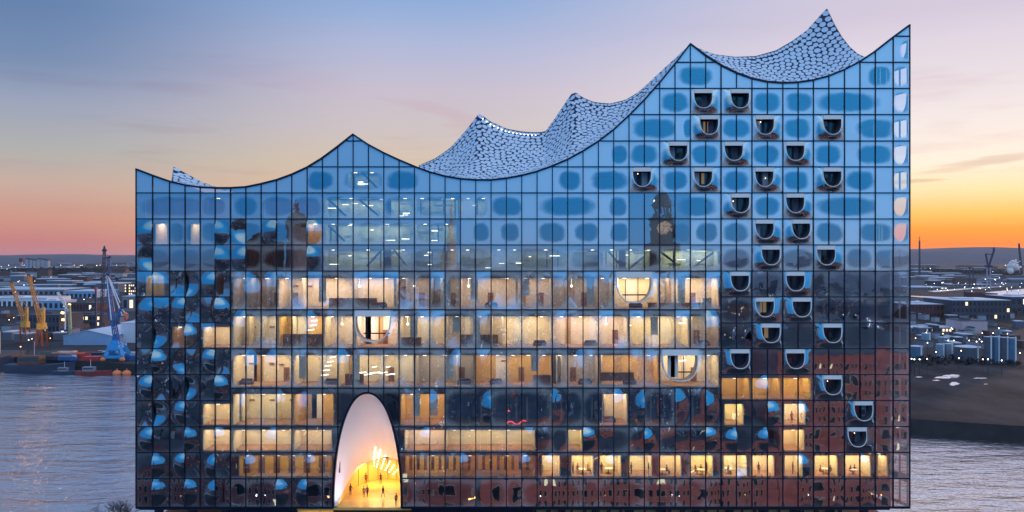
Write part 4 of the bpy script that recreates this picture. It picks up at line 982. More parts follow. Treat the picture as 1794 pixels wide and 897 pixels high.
# ------------------------------------------------------------------ harbour builders
def Lof(py, zg, h=0): return (CAMZ - zg - h) * FPX / (py - HOR)
wm_cache = {}
LITA = lamp_mat('lit_window', (1, 0.72, 0.36), 1.6); LITB = lamp_mat('lit_window_pale', (0.85, 0.92, 1), 3.0)
DARKW = mat('dark_window', (0.015, 0.02, 0.04), 0.25, spec=0.7)
def box_building(name, label, cat, px0, px1, pyt, pyb, depth, wall, roofm, zg, grid=None, lit=0.15, gable=0.0, group=None, doors=0, litm=None, ribs=0):
    Ld = Lof(pyb, zg); a = P(px0, pyb, Ld); c = P(px1, pyb, Ld); h = (pyb - pyt) / FPX * Ld; w = c.x - a.x
    o = empty(name, ((a.x + c.x) / 2, a.y, zg)); tag(o, label, cat, group)
    hw = w / 2; g = gable
    b = MB(); b.box(-hw, hw, 0, depth, 0, h)
    if g:
        b.poly([(-hw, 0, h), (hw, 0, h), (0, 0, h + g)]); b.poly([(hw, depth, h), (-hw, depth, h), (0, depth, h + g)])
    b.build('wall', wall, o)
    b = MB()
    if g:
        e = 0.4
        for s in (-1, 1):
            b.v += [Vector(v) for v in ((0, -e, h + g + 0.1), (s * (hw + e), -e, h - 0.1), (s * (hw + e), depth + e, h - 0.1), (0, depth + e, h + g + 0.1),
                                        (0, -e, h + g + 0.4), (s * (hw + e), -e, h + 0.2), (s * (hw + e), depth + e, h + 0.2), (0, depth + e, h + g + 0.4))]
            i = len(b.v) - 8; b.f += [tuple(i + k for k in q) for q in ((0, 1, 2, 3), (4, 5, 6, 7), (0, 1, 5, 4), (2, 3, 7, 6), (1, 2, 6, 5))]
    else:
        b.box(-hw - 0.3, hw + 0.3, -0.3, depth + 0.3, h + 0.003, h + 0.5); b.box(-hw * 0.5, hw * 0.1, depth * 0.3, depth * 0.6, h + 0.5, h + 2)
    b.build('roof', roofm, o)
    if grid:
        nx_, nz_ = grid; cw, ch = w / nx_, h / nz_
        key = (round(cw, 1), round(ch, 1))
        ws = [MB().box(-cw * 0.28, cw * 0.28, -0.08, 0.04, -ch * 0.27, ch * 0.27).mesh('window', mm) for mm in (DARKW, litm or LITA)]
        for i in range(nx_):
            for k in range(nz_): put('window', ws[1] if rnd.random() < lit else ws[0], o, (-hw + cw * (i + 0.5), 0, ch * (k + 0.5)))
    for k in range(doors):
        x = -hw + w * (k + 0.5) / doors; put('door', MB().box(-w / doors * 0.3, w / doors * 0.3, -0.1, 0.05, 0.02, h * 0.62).mesh('door', DARKW), o, (x, 0, 0))
    for k in range(ribs):
        x = -hw + w * (k + 0.5) / ribs; MB().box(x - 0.25, x + 0.25, -0.5, -0.001, 0, h - 0.1).build('rib', wall, o)
    return o
STEELB = mat('steel_blue_sheet', (0.17, 0.34, 0.6), 0.5, var=0.1, vscale=0.1)
STEELW = mat('pale_sheet', (0.6, 0.66, 0.8), 0.5, var=0.12, vscale=0.05)
ROOFW = mat('pale_roof', (0.5, 0.55, 0.68), 0.6, var=0.15, vscale=0.03)
ROOFD = mat('dark_roof', (0.05, 0.06, 0.09), 0.8, var=0.3, vscale=0.05)
WALLD = mat('dark_wall', (0.05, 0.055, 0.085), 0.8, var=0.3, vscale=0.1)
WALLM = mat('mauve_wall', (0.2, 0.2, 0.27), 0.8, var=0.25, vscale=0.05)
WALLR = mat('oxblood_wall', (0.1, 0.03, 0.035), 0.8, var=0.3, vscale=0.1)
BEIGE = mat('beige_panel', (0.42, 0.36, 0.26), 0.7, var=0.15, vscale=0.2)
PINKW = mat('rose_grey_wall', (0.5, 0.4, 0.46), 0.7, var=0.08, vscale=0.2)
YELP = mat('yellow_paint', (0.6, 0.3, 0.05), 0.55, var=0.35, vscale=0.5)
BLUP = mat('blue_paint', (0.015, 0.1, 0.32), 0.5, var=0.5, vscale=0.5)
LBLP = mat('light_blue_paint', (0.02, 0.26, 0.62), 0.5, var=0.35, vscale=1.2)
WHP = mat('white_paint', (0.6, 0.62, 0.7), 0.4, var=0.1)
REDP = mat('red_paint', (0.45, 0.03, 0.03), 0.5, var=0.2)
ORP = mat('orange_paint', (0.7, 0.2, 0.08), 0.5, var=0.1)
NAVY = mat('navy_steel', (0.02, 0.035, 0.08), 0.6, var=0.2)
box_building('gabled_hall', 'wide light blue hall with a low gable facing the river', 'hall', 111, 197, 588, 604, 62, STEELB, ROOFW, ZL, gable=4.2, doors=0)
box_building('ribbed_hall', 'white hall with upright ribs beside the tower edge, right of the blue gabled hall', 'hall', 211, 246, 566, 600, 50, STEELW, ROOFW, ZL, ribs=8)
box_building('harbour_office', 'dark blue cabin building with a white sign band left of the gabled hall', 'office', 106, 127, 576, 591, 12, BLUP, ROOFD, ZL, grid=(3, 1), lit=0.6, litm=LITB)
box_building('long_shed', 'long pale roofed shed with white front behind the yellow cranes', 'warehouse', -40, 82, 522, 536, 60, STEELW, ROOFW, ZL, doors=14)
box_building('long_shed', 'long low pale shed farther back, roof seen above the cranes', 'warehouse', -30, 112, 507, 515, 90, WALLM, ROOFW, ZL, doors=16)
box_building('long_shed', 'blue sided shed with a row of white doors left of the blue crane', 'warehouse', 114, 168, 510, 521, 80, STEELB, ROOFW, ZL, doors=7)
box_building('block_building', 'plain blue sided block below the long pale sheds', 'warehouse', 66, 112, 527, 543, 30, STEELB, ROOFW, ZL, grid=(5, 1), lit=0.1)
box_building('container_store', 'reddish store with blue and white panels beside the dark mast', 'warehouse', 112, 166, 531, 545, 40, WALLR, ROOFD, ZL, grid=(10, 1), lit=0.3, litm=LITB)
box_building('office_block', 'dark office block with rows of lit windows at the edge of the hall', 'office', 218, 246, 497, 517, 30, WALLD, ROOFD, ZL, grid=(8, 4), lit=0.6)
box_building('grey_store', 'grey blue store with flat roof below the office block with lit rows', 'warehouse', 214, 246, 519, 545, 30, WALLM, ROOFW, ZL, grid=(3, 1), lit=0.3)
box_building('dock_shed', 'dim brown dockside shed behind the cranes', 'warehouse', 44, 104, 552, 583, 40, WALLD, ROOFD, ZL, grid=(9, 2), lit=0.12)
box_building('dock_shed', 'dim shed with orange lit windows between mast and yellow column', 'warehouse', 120, 176, 552, 572, 30, WALLD, ROOFD, ZL, grid=(8, 2), lit=0.2)
# floating dock at the far left
fd = empty('floating_dock', (P(0, 622, 560).x, 402, 0)); tag(fd, 'dark floating dock with a beige lit side wall at the left edge', 'floating dock')
MB().box(-25, 20, 0, 34, -1, 9.5).build('hull', NAVY, fd); MB().box(-25, 16, 12, 13.5, 9.5, 24.5).build('side_wall', BEIGE, fd); MB().box(11, 16.5, 5, 11.95, 9.5, 26).build('end_tower', mat('sand_panel', (0.7, 0.55, 0.36), 0.6), fd)
dl = MB().ball((0, 0, 0), 0.5, 6, 4).mesh('deck_lamp', lamp_mat('deck_lamp', (1, 0.85, 0.5), 14))
for x, z in ((-20, 12), (-15, 12), (-9, 12), (-3, 12), (4, 12), (9, 12), (-17, 17), (-17, 22)): put('deck_lamp', dl, fd, (x, 4.0, z))
MB().tube((2, 12, 24.5), (2, 12, 34), 0.4).tube((2, 12, 30), (6, 12, 33), 0.25).build('mast', WHP, fd)

def px_thing(name, label, cat, Ld, base, parts, group=None):
    """beams given by their picture places at distance Ld; every beam has width and an offset in depth at each end"""
    p0 = P(base[0], base[1], Ld); o = empty(name, p0); tag(o, label, cat, group)
    for pn, m, beams in parts:
        b = MB()
        for q in beams:
            x0, y0, x1, y1, w = q[:5]; d0, d1 = (q[5], q[6]) if len(q) > 6 else (0, 0)
            w2 = q[7] if len(q) > 7 else w
            b.beam(P(x0, y0, Ld) + Vector((0, d0, 0)) - p0, P(x1, y1, Ld) + Vector((0, d1, 0)) - p0, w, w, w2)
        b.build(pn, m, o)
    return o
def lattice(x0, y0, x1, y1, hw0, hw1, n, w=0.35, chord=0.5):
    """two chords with crossed braces between them, in picture units"""
    dx_, dy_ = x1 - x0, y1 - y0; ln = math.hypot(dx_, dy_); nx_, ny_ = -dy_ / ln, dx_ / ln; out_ = []
    A = [(x0 + dx_ * k / n + nx_ * (hw0 + (hw1 - hw0) * k / n), y0 + dy_ * k / n + ny_ * (hw0 + (hw1 - hw0) * k / n)) for k in range(n + 1)]
    B = [(x0 + dx_ * k / n - nx_ * (hw0 + (hw1 - hw0) * k / n), y0 + dy_ * k / n - ny_ * (hw0 + (hw1 - hw0) * k / n)) for k in range(n + 1)]
    for dd in (-1.2, 1.2):
        for k in range(n):
            out_.append((*A[k], *A[k + 1], chord, dd, dd)); out_.append((*B[k], *B[k + 1], chord, dd, dd))
            u_, v_ = (A[k], B[k + 1]) if k % 2 else (B[k], A[k + 1]); out_.append((*u_, *v_, w, dd, dd))
    for k in range(0, n + 1, 2): out_.append((*A[k], A[k][0] + 0.01, A[k][1], w, -1.2, 1.2)); out_.append((*B[k], B[k][0] + 0.01, B[k][1], w, -1.2, 1.2))
    return out_
# the big blue luffing crane on its portal
Lc = 528
cr = px_thing('harbour_crane', 'tall blue luffing crane with white stays on a bright blue portal at the quay', 'crane', Lc, (205, 630), [
    ('portal', LBLP, [(193, 622, 197, 606, 2.4, -5, -3), (193, 622, 197, 606, 2.4, 5, 3), (221, 622, 213, 606, 2.4, -5, -3), (221, 622, 213, 606, 2.4, 5, 3), (195, 607, 215, 607, 3.6, -4, -4), (195, 607, 215, 607, 3.6, 4, 4),
                      (195, 605, 215, 605, 3.2), (191, 623, 223, 623, 1.8, -5, -5), (191, 623, 223, 623, 1.8, 5, 5), (199, 604, 211, 604, 6.5)]),
    ('turntable', NAVY, [(205, 604, 205, 596, 4.2), (201, 597, 209, 597, 2.4)]),
    ('cab', BLUP, [(199, 594, 212, 594, 3.6), (199, 588, 205, 588, 2.4)]),
    ('tower', BLUP, lattice(204, 592, 196, 545, 3.4, 2.4, 5, 0.3, 0.6) + lattice(196, 545, 189, 483, 2.4, 1.2, 7, 0.22, 0.4)),
    ('jib', BLUP, lattice(200, 570, 213, 540, 1.4, 1.2, 6, 0.3, 0.6)),
    ('stay', WHP, [(189, 482, 205, 590, 0.5, 1.5, 1.5), (189, 482, 197, 560, 0.5, -1.5, -1.5), (189, 484, 214, 552, 0.6, 0, 0), (189, 484, 209, 530, 0.45, 1, 1), (213, 540, 219, 548, 0.5)]),
    ('jib_head', NAVY, [(186, 481, 192, 481, 1.6), (213, 540, 214, 538, 1.4)]),
    ('cable', NAVY, [(217, 545, 220, 556, 0.22)]), ('hook', REDP, [(220, 556, 220, 561, 1.3)]), ('counterweight', ORP, [(218, 548, 221, 551, 1.8)])])
for k, dx_ in enumerate((-6.5, 6.0)):
    MB().ball((dx_, -5.5, 1.0), 1.9, 10, 7, (1, 0.8, 0.8)).build('wheel_cover', ORP, cr)
px_thing('harbour_crane', 'dark blue twin mast crane farther back, its head black against the dusk sky', 'crane', 720, (184, 575), [
    ('mast', NAVY, lattice(177, 572, 183, 440, 2.0, 1.1, 16, 0.28, 0.5)), ('mast', mat('slate_blue_paint', (0.02, 0.07, 0.2), 0.6), lattice(191, 560, 190, 452, 1.6, 1.0, 14, 0.25, 0.45)),
    ('mast_head', NAVY, [(181, 440, 185, 436, 2.6), (183, 438, 183, 430, 2.2, 0, 0, 0.8), (187, 452, 194, 449, 1.6)]), ('brace', BLUP, [(180, 500, 191, 500, 0.8), (178, 530, 191, 530, 0.8), (189, 455, 200, 500, 0.4), (200, 500, 208, 545, 0.5)])])
px_thing('mast', 'thin dark navigation mast with red top, left of the blue crane', 'mast', 640, (168, 575), [('pole', NAVY, [(168, 578, 168, 508, 1.5, 0, 0, 0.9)]), ('mast_head', REDP, [(168, 508, 168, 503, 1.8)])])
def jib_crane(lbl, Ld, bx, by, topx, topy, s):
    return px_thing('dock_crane', lbl, 'crane', Ld, (bx, by), [
        ('leg', mat('rusty_frame', (0.25, 0.07, 0.03), 0.7), [(bx - 6 * s, by, bx - 4 * s, by - 30 * s, 1.0, -3, -3), (bx + 6 * s, by, bx + 4 * s, by - 30 * s, 1.0, -3, -3), (bx - 6 * s, by, bx + 4 * s, by - 30 * s, 0.6, -3, -3), (bx - 6 * s, by, bx - 4 * s, by - 30 * s, 1.0, 3, 3), (bx + 6 * s, by, bx + 4 * s, by - 30 * s, 1.0, 3, 3)]),
        ('machine_house', YELP, [(bx - 6 * s, by - 35 * s, bx + 6 * s, by - 35 * s, 11 * s * Ld / FPX)]),
        ('column', YELP, [(bx + 3 * s, by - 40 * s, bx + 3 * s, by - 68 * s, 4.4 * s * Ld / FPX)]),
        ('jib', mat('ochre_lattice', (0.5, 0.22, 0.05), 0.5), lattice(bx - 1, by - 40 * s, topx, topy, 2.4 * s, 1.0 * s, 12, 0.3, 0.5)),
        ('jib_head', NAVY, [(topx - 1, topy, topx + 2, topy - 1, 1.8)]), ('stay', YELP, [(topx, topy, bx + 3 * s, by - 68 * s, 0.22)])])
jib_crane('large yellow dock crane with lit column and long raised jib', 600, 73, 606, 50, 482, 1.0)
jib_crane('smaller yellow dock crane, leftmost, its jib leaning over the long sheds', 640, 44, 600, 19, 494, 0.92)
px_thing('dock_crane', 'slim pale green crane between the gabled hall and yellow cranes', 'crane', 640, (120, 596), [
    ('column', mat('pale_green_paint', (0.3, 0.32, 0.2), 0.6), [(124, 596, 121, 533, 2.0)]), ('jib', WHP, lattice(121, 545, 101, 512, 1.2, 0.6, 8, 0.25, 0.4)), ('column', WHP, [(114, 577, 114, 528, 0.9)]), ('lamp', lamp_mat('sodium_lamp', (1, 0.45, 0.08), 8), [(121, 537, 122, 532, 1.4), (109, 549, 110, 546, 1.6), (110, 561, 111, 558, 1.5)])])
# warm work lights standing on the docks near the yellow cranes
for px_, py_, Ld in ((52, 590, 585), (84, 590, 585), (60, 565, 585)):
    d_ = bpy.data.lights.new('dock_floodlight', 'POINT'); d_.energy = 1100; d_.color = (1, 0.5, 0.16); d_.shadow_soft_size = 0.6
    o = bpy.data.objects.new('dock_floodlight', d_); COL.objects.link(o); o.location = P(px_, py_, Ld); o['kind'] = 'helper'

# boats, buoys, containers along the quay
def boat(label, px_, Ld, ln, hull, cabin, grp=None):
    o = empty('boat', (P(px_, 600, Ld).x, Ld - 120, 0)); tag(o, label, 'boat', grp); b = MB(); h = ln * 0.11; w = ln * 0.13
    sec = [(-0.5, 0.75, 1.0), (-0.25, 1, 0.92), (0.1, 1, 0.92), (0.35, 0.7, 1.1), (0.5, 0.06, 1.35)]
    for t, ww, hh in sec: b.v += [Vector((t * ln, -w * ww * 0.7, -0.6)), Vector((t * ln, -w * ww, h * hh)), Vector((t * ln, w * ww, h * hh)), Vector((t * ln, w * ww * 0.7, -0.6))]
    for k in range(4):
        i = 4 * k
        for e in range(3): b.f.append((i + e, i + e + 4, i + e + 5, i + e + 1))
    b.f += [(0, 1, 2, 3), (19, 18, 17, 16)]
    b.build('hull', hull, o); MB().box(-ln * 0.3, ln * 0.02, -w * 0.6, w * 0.6, h * 0.93, h * 2.1).build('cabin', cabin, o)
    MB().box(-ln * 0.28, 0, -w * 0.62, -w * 0.601, h * 1.45, h * 1.85).build('cabin_window', DARKW, o); MB().tube((-ln * 0.1, 0, h * 2.1), (-ln * 0.1, 0, h * 4), 0.12).build('mast', WHP, o); return o
boat('red hulled work boat moored left of the blue crane portal', 165, 505, 22, mat('dull_red_hull', (0.16, 0.02, 0.025), 0.6), WALLM)
boat('dark tug with grey cabin moored below the gabled hall', 118, 508, 18, NAVY, WALLM)
boat('long black barge tied up at the left bend of the quay', 72, 520, 44, NAVY, mat('brown_cabin', (0.1, 0.05, 0.04)))
for k, (px_, lb) in enumerate(((205, 'orange mooring buoy left of its twin below the blue crane'), (222, 'orange mooring buoy right of its twin below the blue crane'))):
    o = MB().ball((0, 0, 0), 2.3, 12, 8, (1.25, 1, 0.8)).tube((0, 0, 1.6), (0, 0, 2.8), 0.3).build('mooring_buoy', ORP, None, True); o.location = P(px_, 0, 506); o.location.z = 0.9; tag(o, lb, 'buoy')
cont_m = [BLUP, REDP, WHP, NAVY, mat('green_paint', (0.04, 0.12, 0.08)), ORP, STEELB, mat('brown_paint', (0.12, 0.05, 0.03))]
def container_mesh(m, nm):
    b = MB().box(-6, 6, 0, 2.44, 0, 2.6)
    for k in range(11): b.box(-5.6 + k * 1.05, -5.2 + k * 1.05, -0.09, -0.001, 0.15, 2.45)
    return b.mesh(nm, m)
cmesh = [container_mesh(m, 'shipping_container') for m in cont_m]
CCOL = ['blue', 'red', 'white', 'navy', 'green', 'orange', 'steel blue', 'brown']
for k in range(46):
    px_ = rnd.uniform(84, 232); ck_ = rnd.randrange(8); o = put('shipping_container', cmesh[ck_]); Ld = rnd.uniform(526, 560); p = P(px_, 0, Ld); o.location = (p.x, p.y, ZL + 0.02 + (2.62 if False else 0)); o.rotation_euler.z = rnd.uniform(-0.1, 0.1)
    tag(o, CCOL[ck_] + ' steel container ' + ('in front of the gabled hall' if px_ < 190 else 'beside the blue crane portal') + (', near the quay edge' if Ld < 540 else ', set back from the quay'), 'container', 'containers behind the left quay')
# distant lamps
def lamp_thing(px_, py_, zg, me_pair, label, grp, hgt=9):
    Ld = min(Lof(py_, zg, hgt), 5200); p = P(px_, py_, Ld); o = empty('street_lamp', (p.x, p.y, zg)); tag(o, label, 'lamp post', grp)
    s = Ld / 1000
    pole = put('pole', me_pair[0], o); pole.scale = (1 + s, 1 + s, hgt); hd = put('lamp_head', me_pair[1], o, (0, 0, hgt)); hd.scale = (s * rnd.uniform(0.2, 0.4),) * 3 if s > 0.8 else (0.3,) * 3
    return o
pole_me = MB().tube((0, 0, 0), (0, 0, 1), 0.12, 0.08, 6).mesh('pole', NAVY)
heads = {c: MB().ball((0, 0, 0), 1.0, 6, 4).mesh('lamp_head', lamp_mat('lamp_' + c, col, s_)) for c, col, s_ in (('white', (0.9, 0.95, 1), 11), ('warm', (1, 0.7, 0.35), 11), ('orange', (1, 0.4, 0.08), 10), ('green', (0.75, 1, 0.4), 8))}
def lampfield(spots, zg, label, grp, cols):
    for px_, py_ in spots: lamp_thing(px_, py_, zg, (pole_me, heads[rnd.choice(cols)]), label, grp)
lampfield([(36, 505), (48, 474), (61, 492), (27, 511), (88, 592), (50, 595), (56, 593), (36, 607), (112, 536), (24, 556), (16, 560), (66, 500), (93, 493), (147, 524), (158, 521), (117, 471), (145, 469), (130, 457), (162, 469), (210, 470), (204, 460), (228, 473), (222, 479), (170, 463), (12, 471), (20, 471), (3, 471), (70, 487), (120, 493), (139, 494), (231, 526)], ZL,
          'lit lamp post standing in the left hand harbour', 'lamp posts of the left harbour', ('white', 'warm', 'white', 'orange'))
lampfield([(rnd.uniform(0, 236), rnd.choice((463, 468, 473, 486, 491, 496)) + rnd.uniform(-3, 3)) for _ in range(60)], ZL, 'tiny far lamp post in the town beyond the left harbour', 'far lamps beyond the left harbour', ('white', 'warm', 'white'))
lampfield([(1597, 628), (1602, 629), (1611, 629), (1624, 628), (1667, 574), (1669, 576), (1722, 629), (1731, 629), (1755, 631), (1750, 575), (1740, 583), (1765, 584), (1652, 584), (1661, 596), (1671, 596), (1698, 596), (1711, 598), (1720, 598), (1716, 594), (1757, 608), (1721, 583), (1684, 614), (1680, 627), (1623, 582), (1604, 592), (1787, 618), (1625, 600), (1640, 616)], ZR,
          'bright lamp post standing among the storage tanks', 'lamp posts among the tanks', ('white', 'white', 'warm'))
lampfield([(rnd.uniform(1597, 1790), rnd.choice((475, 477, 478, 488, 496, 503, 508)) + rnd.uniform(-2, 2)) for _ in range(80)] + [(1761, 459), (1767, 459), (1630, 470), (1633, 473), (1670, 474), (1652, 479), (1634, 480)], ZR,
          'tiny far lamp post in the port on the right', 'far lamps of the right hand port', ('white', 'warm', 'white', 'white'))
lampfield([(1750, 574)], ZR, 'single orange lamp beside the pale rose building', None, ('orange',))

# ------------------------------------------------------------------ right bank
def tank(label, px0, px1, pyt, pyb, m, dome=0.12, ladder=True, grp='storage tanks on the right bank'):
    Ld = Lof(pyb, ZR); r = (px1 - px0) / 2 / FPX * Ld; h = (pyb - pyt) / FPX * Ld; p = P((px0 + px1) / 2, pyb, Ld)
    o = empty('storage_tank', (p.x, p.y + r, ZR)); tag(o, label, 'storage tank', grp)
    b = MB().tube((0, 0, 0), (0, 0, h), r, r, 24); b.build('shell', m, o)
    b = MB()
    for k in range(1, 5): b.tube((0, 0, h * k / 5 - 0.15), (0, 0, h * k / 5 + 0.1), r + 0.18, r + 0.18, 24, False)
    b.build('wall_ring', m, o)
    MB().tube((0, 0, h), (0, 0, h + r * dome), r * 1.03, r * 0.25, 24).build('tank_roof', ROOFW, o)
    MB().box(r * 0.3 - 0.5, r * 0.3 + 0.5, -r * 1.06, -r * 0.93, 0, h + 1).build('ladder', WHP, o)
    return o
TANKB = mat('tank_blue', (0.07, 0.17, 0.3), 0.5, var=0.15, vscale=0.2); TANKL = mat('tank_pale', (0.22, 0.33, 0.46), 0.5, var=0.15, vscale=0.2); TANKG = mat('tank_grey', (0.08, 0.1, 0.15), 0.6, var=0.2, vscale=0.2)
tank('broad blue storage tank nearest the glass edge', 1599, 1622, 607, 629, TANKB)
tank('tall slim pale blue tank behind the broad blue one', 1619, 1634, 584, 607, TANKL)
tank('left one of the pair of pale upright tanks', 1644, 1658, 603, 627, TANKL)
tank('right one of the pair of pale upright tanks', 1659, 1673, 602, 627, TANKL)
tank('widest low dome topped grey tank in the middle of the tank farm', 1686, 1728, 609, 634, TANKG)
tank('leftmost of the four dark tall tanks at the right edge', 1728, 1741, 590, 636, TANKG, 0.1)
tank('second of the four dark tall tanks', 1742, 1755, 590, 636, TANKB, 0.1)
tank('third of the four dark tall tanks', 1757, 1770, 591, 637, TANKG, 0.1)
tank('rightmost of the four dark tall tanks', 1771, 1784, 592, 638, TANKB, 0.1)
tank('small low tank between the rear row and the pale pair', 1650, 1668, 591, 601, TANKL)
tank('small low tank right of the pale pair in the rear row', 1682, 1700, 592, 600, TANKG)
box_building('rose_building', 'pale rose windowless building above the tanks', 'warehouse', 1685, 1730, 562, 584, 26, PINKW, ROOFD, ZR)
box_building('dark_warehouse', 'long dark red warehouse with thin white eaves nearest the glass edge', 'warehouse', 1590, 1666, 533, 558, 50, WALLR, ROOFW, ZR, grid=(12, 2), lit=0.1, litm=LITB)
box_building('dark_warehouse', 'long blackish warehouse behind the rose building', 'warehouse', 1668, 1770, 526, 560, 60, WALLD, ROOFW, ZR, grid=(14, 3), lit=0.03)
box_building('dark_warehouse', 'dark shed with pale side at the right edge of the picture', 'warehouse', 1771, 1830, 520, 552, 50, WALLD, ROOFW, ZR, grid=(6, 2), lit=0.15, litm=LITB)
box_building('blue_store', 'small bright blue store in front of the dark red warehouse', 'warehouse', 1637, 1648, 534, 549, 10, STEELB, ROOFW, ZR)
box_building('white_store', 'small white building with two bands beside the glass edge', 'warehouse', 1604, 1620, 529, 548, 10, STEELW, ROOFW, ZR, grid=(2, 2), lit=0)
box_building('low_shed', 'low dark shed with lit front between tanks and warehouses', 'warehouse', 1596, 1680, 574, 582, 20, WALLM, ROOFW, ZR, grid=(14, 1), lit=0.35)
box_building('low_shed', 'low shed behind the rear row of tanks', 'warehouse', 1655, 1725, 588, 594, 14, WALLM, ROOFD, ZR, grid=(12, 1), lit=0.3)
box_building('red_roof_shed', 'oxblood shed under the white river branch', 'warehouse', 1725, 1748, 514, 523, 60, WALLR, ROOFD, ZR)
for a, e, t, u_, lb in ((1600, 1660, 503, 506, 'far grey port shed near the tall stack'), (1664, 1735, 498, 502, 'far grey port shed below the harbour gantry crane')):
    box_building('port_shed', lb, 'warehouse', a, e, t, u_, 80, WALLR if t > 510 else WALLM, ROOFW, ZR, grid=(10, 1), lit=0.1)
def flat_patch(name, pts, m, z):
    b = MB(); b.poly([(x, y, z) for x, y in pts]); o = b.build(name, m); o['kind'] = 'structure'; return o
def gp(px_, py_, z=ZR): p = P(px_, py_, Lof(py_, z)); return (p.x, p.y)
CALM = mat('calm_water', (0.02, 0.03, 0.04), 0.03, spec=1.0, metal=0.0, bump=0.02); 
def calm():
    m = bpy.data.materials.new('still_water'); m.use_nodes = True; t = m.node_tree; n = t.nodes; n.clear(); o = n.new('ShaderNodeOutputMaterial'); g = n.new('ShaderNodeBsdfGlossy')
    g.inputs['Roughness'].default_value = 0.3; g.inputs['Color'].default_value = (0.88, 0.9, 1.0, 1); t.links.new(g.outputs[0], o.inputs[0]); return m
CALM = calm()
flat_patch('river_branch', [gp(1722, 512), gp(1800, 505), gp(1850, 503), gp(1850, 511), gp(1794, 515), gp(1745, 519)], CALM, ZR + 0.03)
flat_patch('river_branch', [gp(1596, 517.5), gp(1640, 519.5), gp(1770, 526), gp(1770, 527.5), gp(1640, 522.5), gp(1596, 519)], CALM, ZR + 0.034)
flat_patch('river_branch', [gp(1625, 509.5), gp(1700, 504), gp(1760, 500.5), gp(1760, 501.5), gp(1700, 506), gp(1640, 511)], CALM, ZR + 0.038)
def puddle(cx_, cy_, rx_, ry_, sd):
    q = random.Random(sd); pts = []
    for k in range(22):
        t = 2 * math.pi * k / 22; f = q.uniform(0.55, 1.1); pts.append(gp(cx_ + rx_ * math.cos(t) * f, cy_ + ry_ * math.sin(t) * f))
    flat_patch('puddle', pts, CALM, ZR + 0.02 + sd * 0.004)
for k, a in enumerate(((1610, 660, 7, 1.0), (1655, 661, 23, 1.8), (1668, 658, 18, 2.6), (1672, 672, 12, 3.2), (1717, 662, 14, 1.0), (1727, 672.5, 4, 0.8), (1640, 666, 9, 1.0))): puddle(*a, k + 1)
px_thing('power_station_stack', 'tall thin stack standing dark against the orange horizon', 'chimney', 2300, (1611, 478), [('stack', NAVY, [(1611, 486, 1611, 421, 4.4, 0, 0, 3.0)]), ('antenna', NAVY, [(1611, 421, 1611, 413, 0.9), (1608, 417, 1614, 417, 0.7)])])
px_thing('power_station_stack', 'shorter stack leaning at the right edge over a white steam cloud', 'chimney', 2300, (1788, 475), [('stack', NAVY, [(1790, 480, 1785, 426, 5.5, 0, 0, 3.5)])])
px_thing('gantry_crane', 'distant harbour crane with raised boom on two pale legs', 'crane', 1500, (1732, 505), [
    ('leg', mat('pale_leg', (0.3, 0.28, 0.36)), [(1729, 507, 1729, 466, 1.8), (1735, 507, 1735, 466, 1.8), (1729, 485, 1735, 485, 1.0)]), ('boom', NAVY, [(1731, 470, 1742, 436, 2.6), (1731, 466, 1727, 444, 2.2), (1727, 444, 1740, 446, 1.4), (1740, 436, 1742, 433, 2.4)]), ('machine_house', NAVY, [(1726, 466, 1738, 466, 4)])])
px_thing('gantry_crane', 'faint blue pair of crane legs left of the raised boom crane', 'crane', 1700, (1702, 505), [('leg', NAVY, [(1699, 503, 1699, 468, 1.6), (1705, 503, 1705, 470, 1.6)]), ('beam', NAVY, [(1696, 469, 1707, 469, 1.6)])])
# steam
sm = bpy.data.materials.new('steam'); sm.use_nodes = True; t_ = sm.node_tree; t_.nodes.clear(); o_ = t_.nodes.new('ShaderNodeOutputMaterial'); v_ = t_.nodes.new('ShaderNodeBsdfTranslucent'); v2 = t_.nodes.new('ShaderNodeBsdfDiffuse'); v3 = t_.nodes.new('ShaderNodeMixShader')
v_.inputs[0].default_value = (0.95, 0.9, 0.92, 1); v2.inputs[0].default_value = (0.9, 0.9, 0.92, 1); t_.links.new(v_.outputs[0], v3.inputs[1]); t_.links.new(v2.outputs[0], v3.inputs[2]); t_.links.new(v3.outputs[0], o_.inputs[0])
b = MB(); c0 = P(1777, 472, 1900)
for k, (ax, az_, r_) in enumerate([(rnd.gauss(0, 7) + j * 0.15, j * 0.75 + rnd.uniform(-3, 3), rnd.uniform(2.5, 6.5) * (1.1 - j / 45)) for j in range(30)]): b.ball(c0 + Vector((ax, k % 3 * 4, az_)), r_, 12, 8)
tag(b.build('steam_cloud', sm, None, True), 'white steam cloud by the right hand stack', 'steam', kind='stuff')

# far towns: many small blocks, one mesh each kind
town_cols = [WALLM, WALLD, mat('pale_block', (0.3, 0.33, 0.42)), mat('grey_block', (0.1, 0.12, 0.18)), mat('rust_block', (0.09, 0.045, 0.045))]
tb = [(MB().box(-.5, .5, 0, 1, 0, 1).mesh('wall', m), MB().box(-.52, .52, -.02, 1.02, 1.001, 1.12).mesh('roof', ROOFW if k % 2 else ROOFD)) for k, m in enumerate(town_cols)]
def town(x0, x1, py0, py1, n, zg, label, grp, smax=1.0):
    for _ in range(n):
        py = rnd.uniform(py0, py1); Ld = min(Lof(py, zg), 6500); p = P(rnd.uniform(x0, x1), py, Ld); k = rnd.randrange(len(tb))
        o = empty('town_building', (p.x, p.y, zg - 0.1)); tag(o, label, 'building', grp)
        w = rnd.uniform(14, 60) * (1 + Ld / 4000) * smax; h = rnd.uniform(6, 17) * (1.6 if rnd.random() < 0.08 else 1); dd = rnd.uniform(12, 40)
        if smax < 0.4: h *= 0.4; dd *= 0.4
        for me_, nm in zip(tb[k], ('wall', 'roof')): q = put(nm, me_, o); q.scale = (w, dd, h)
        o.rotation_euler.z = rnd.uniform(-0.3, 0.3)
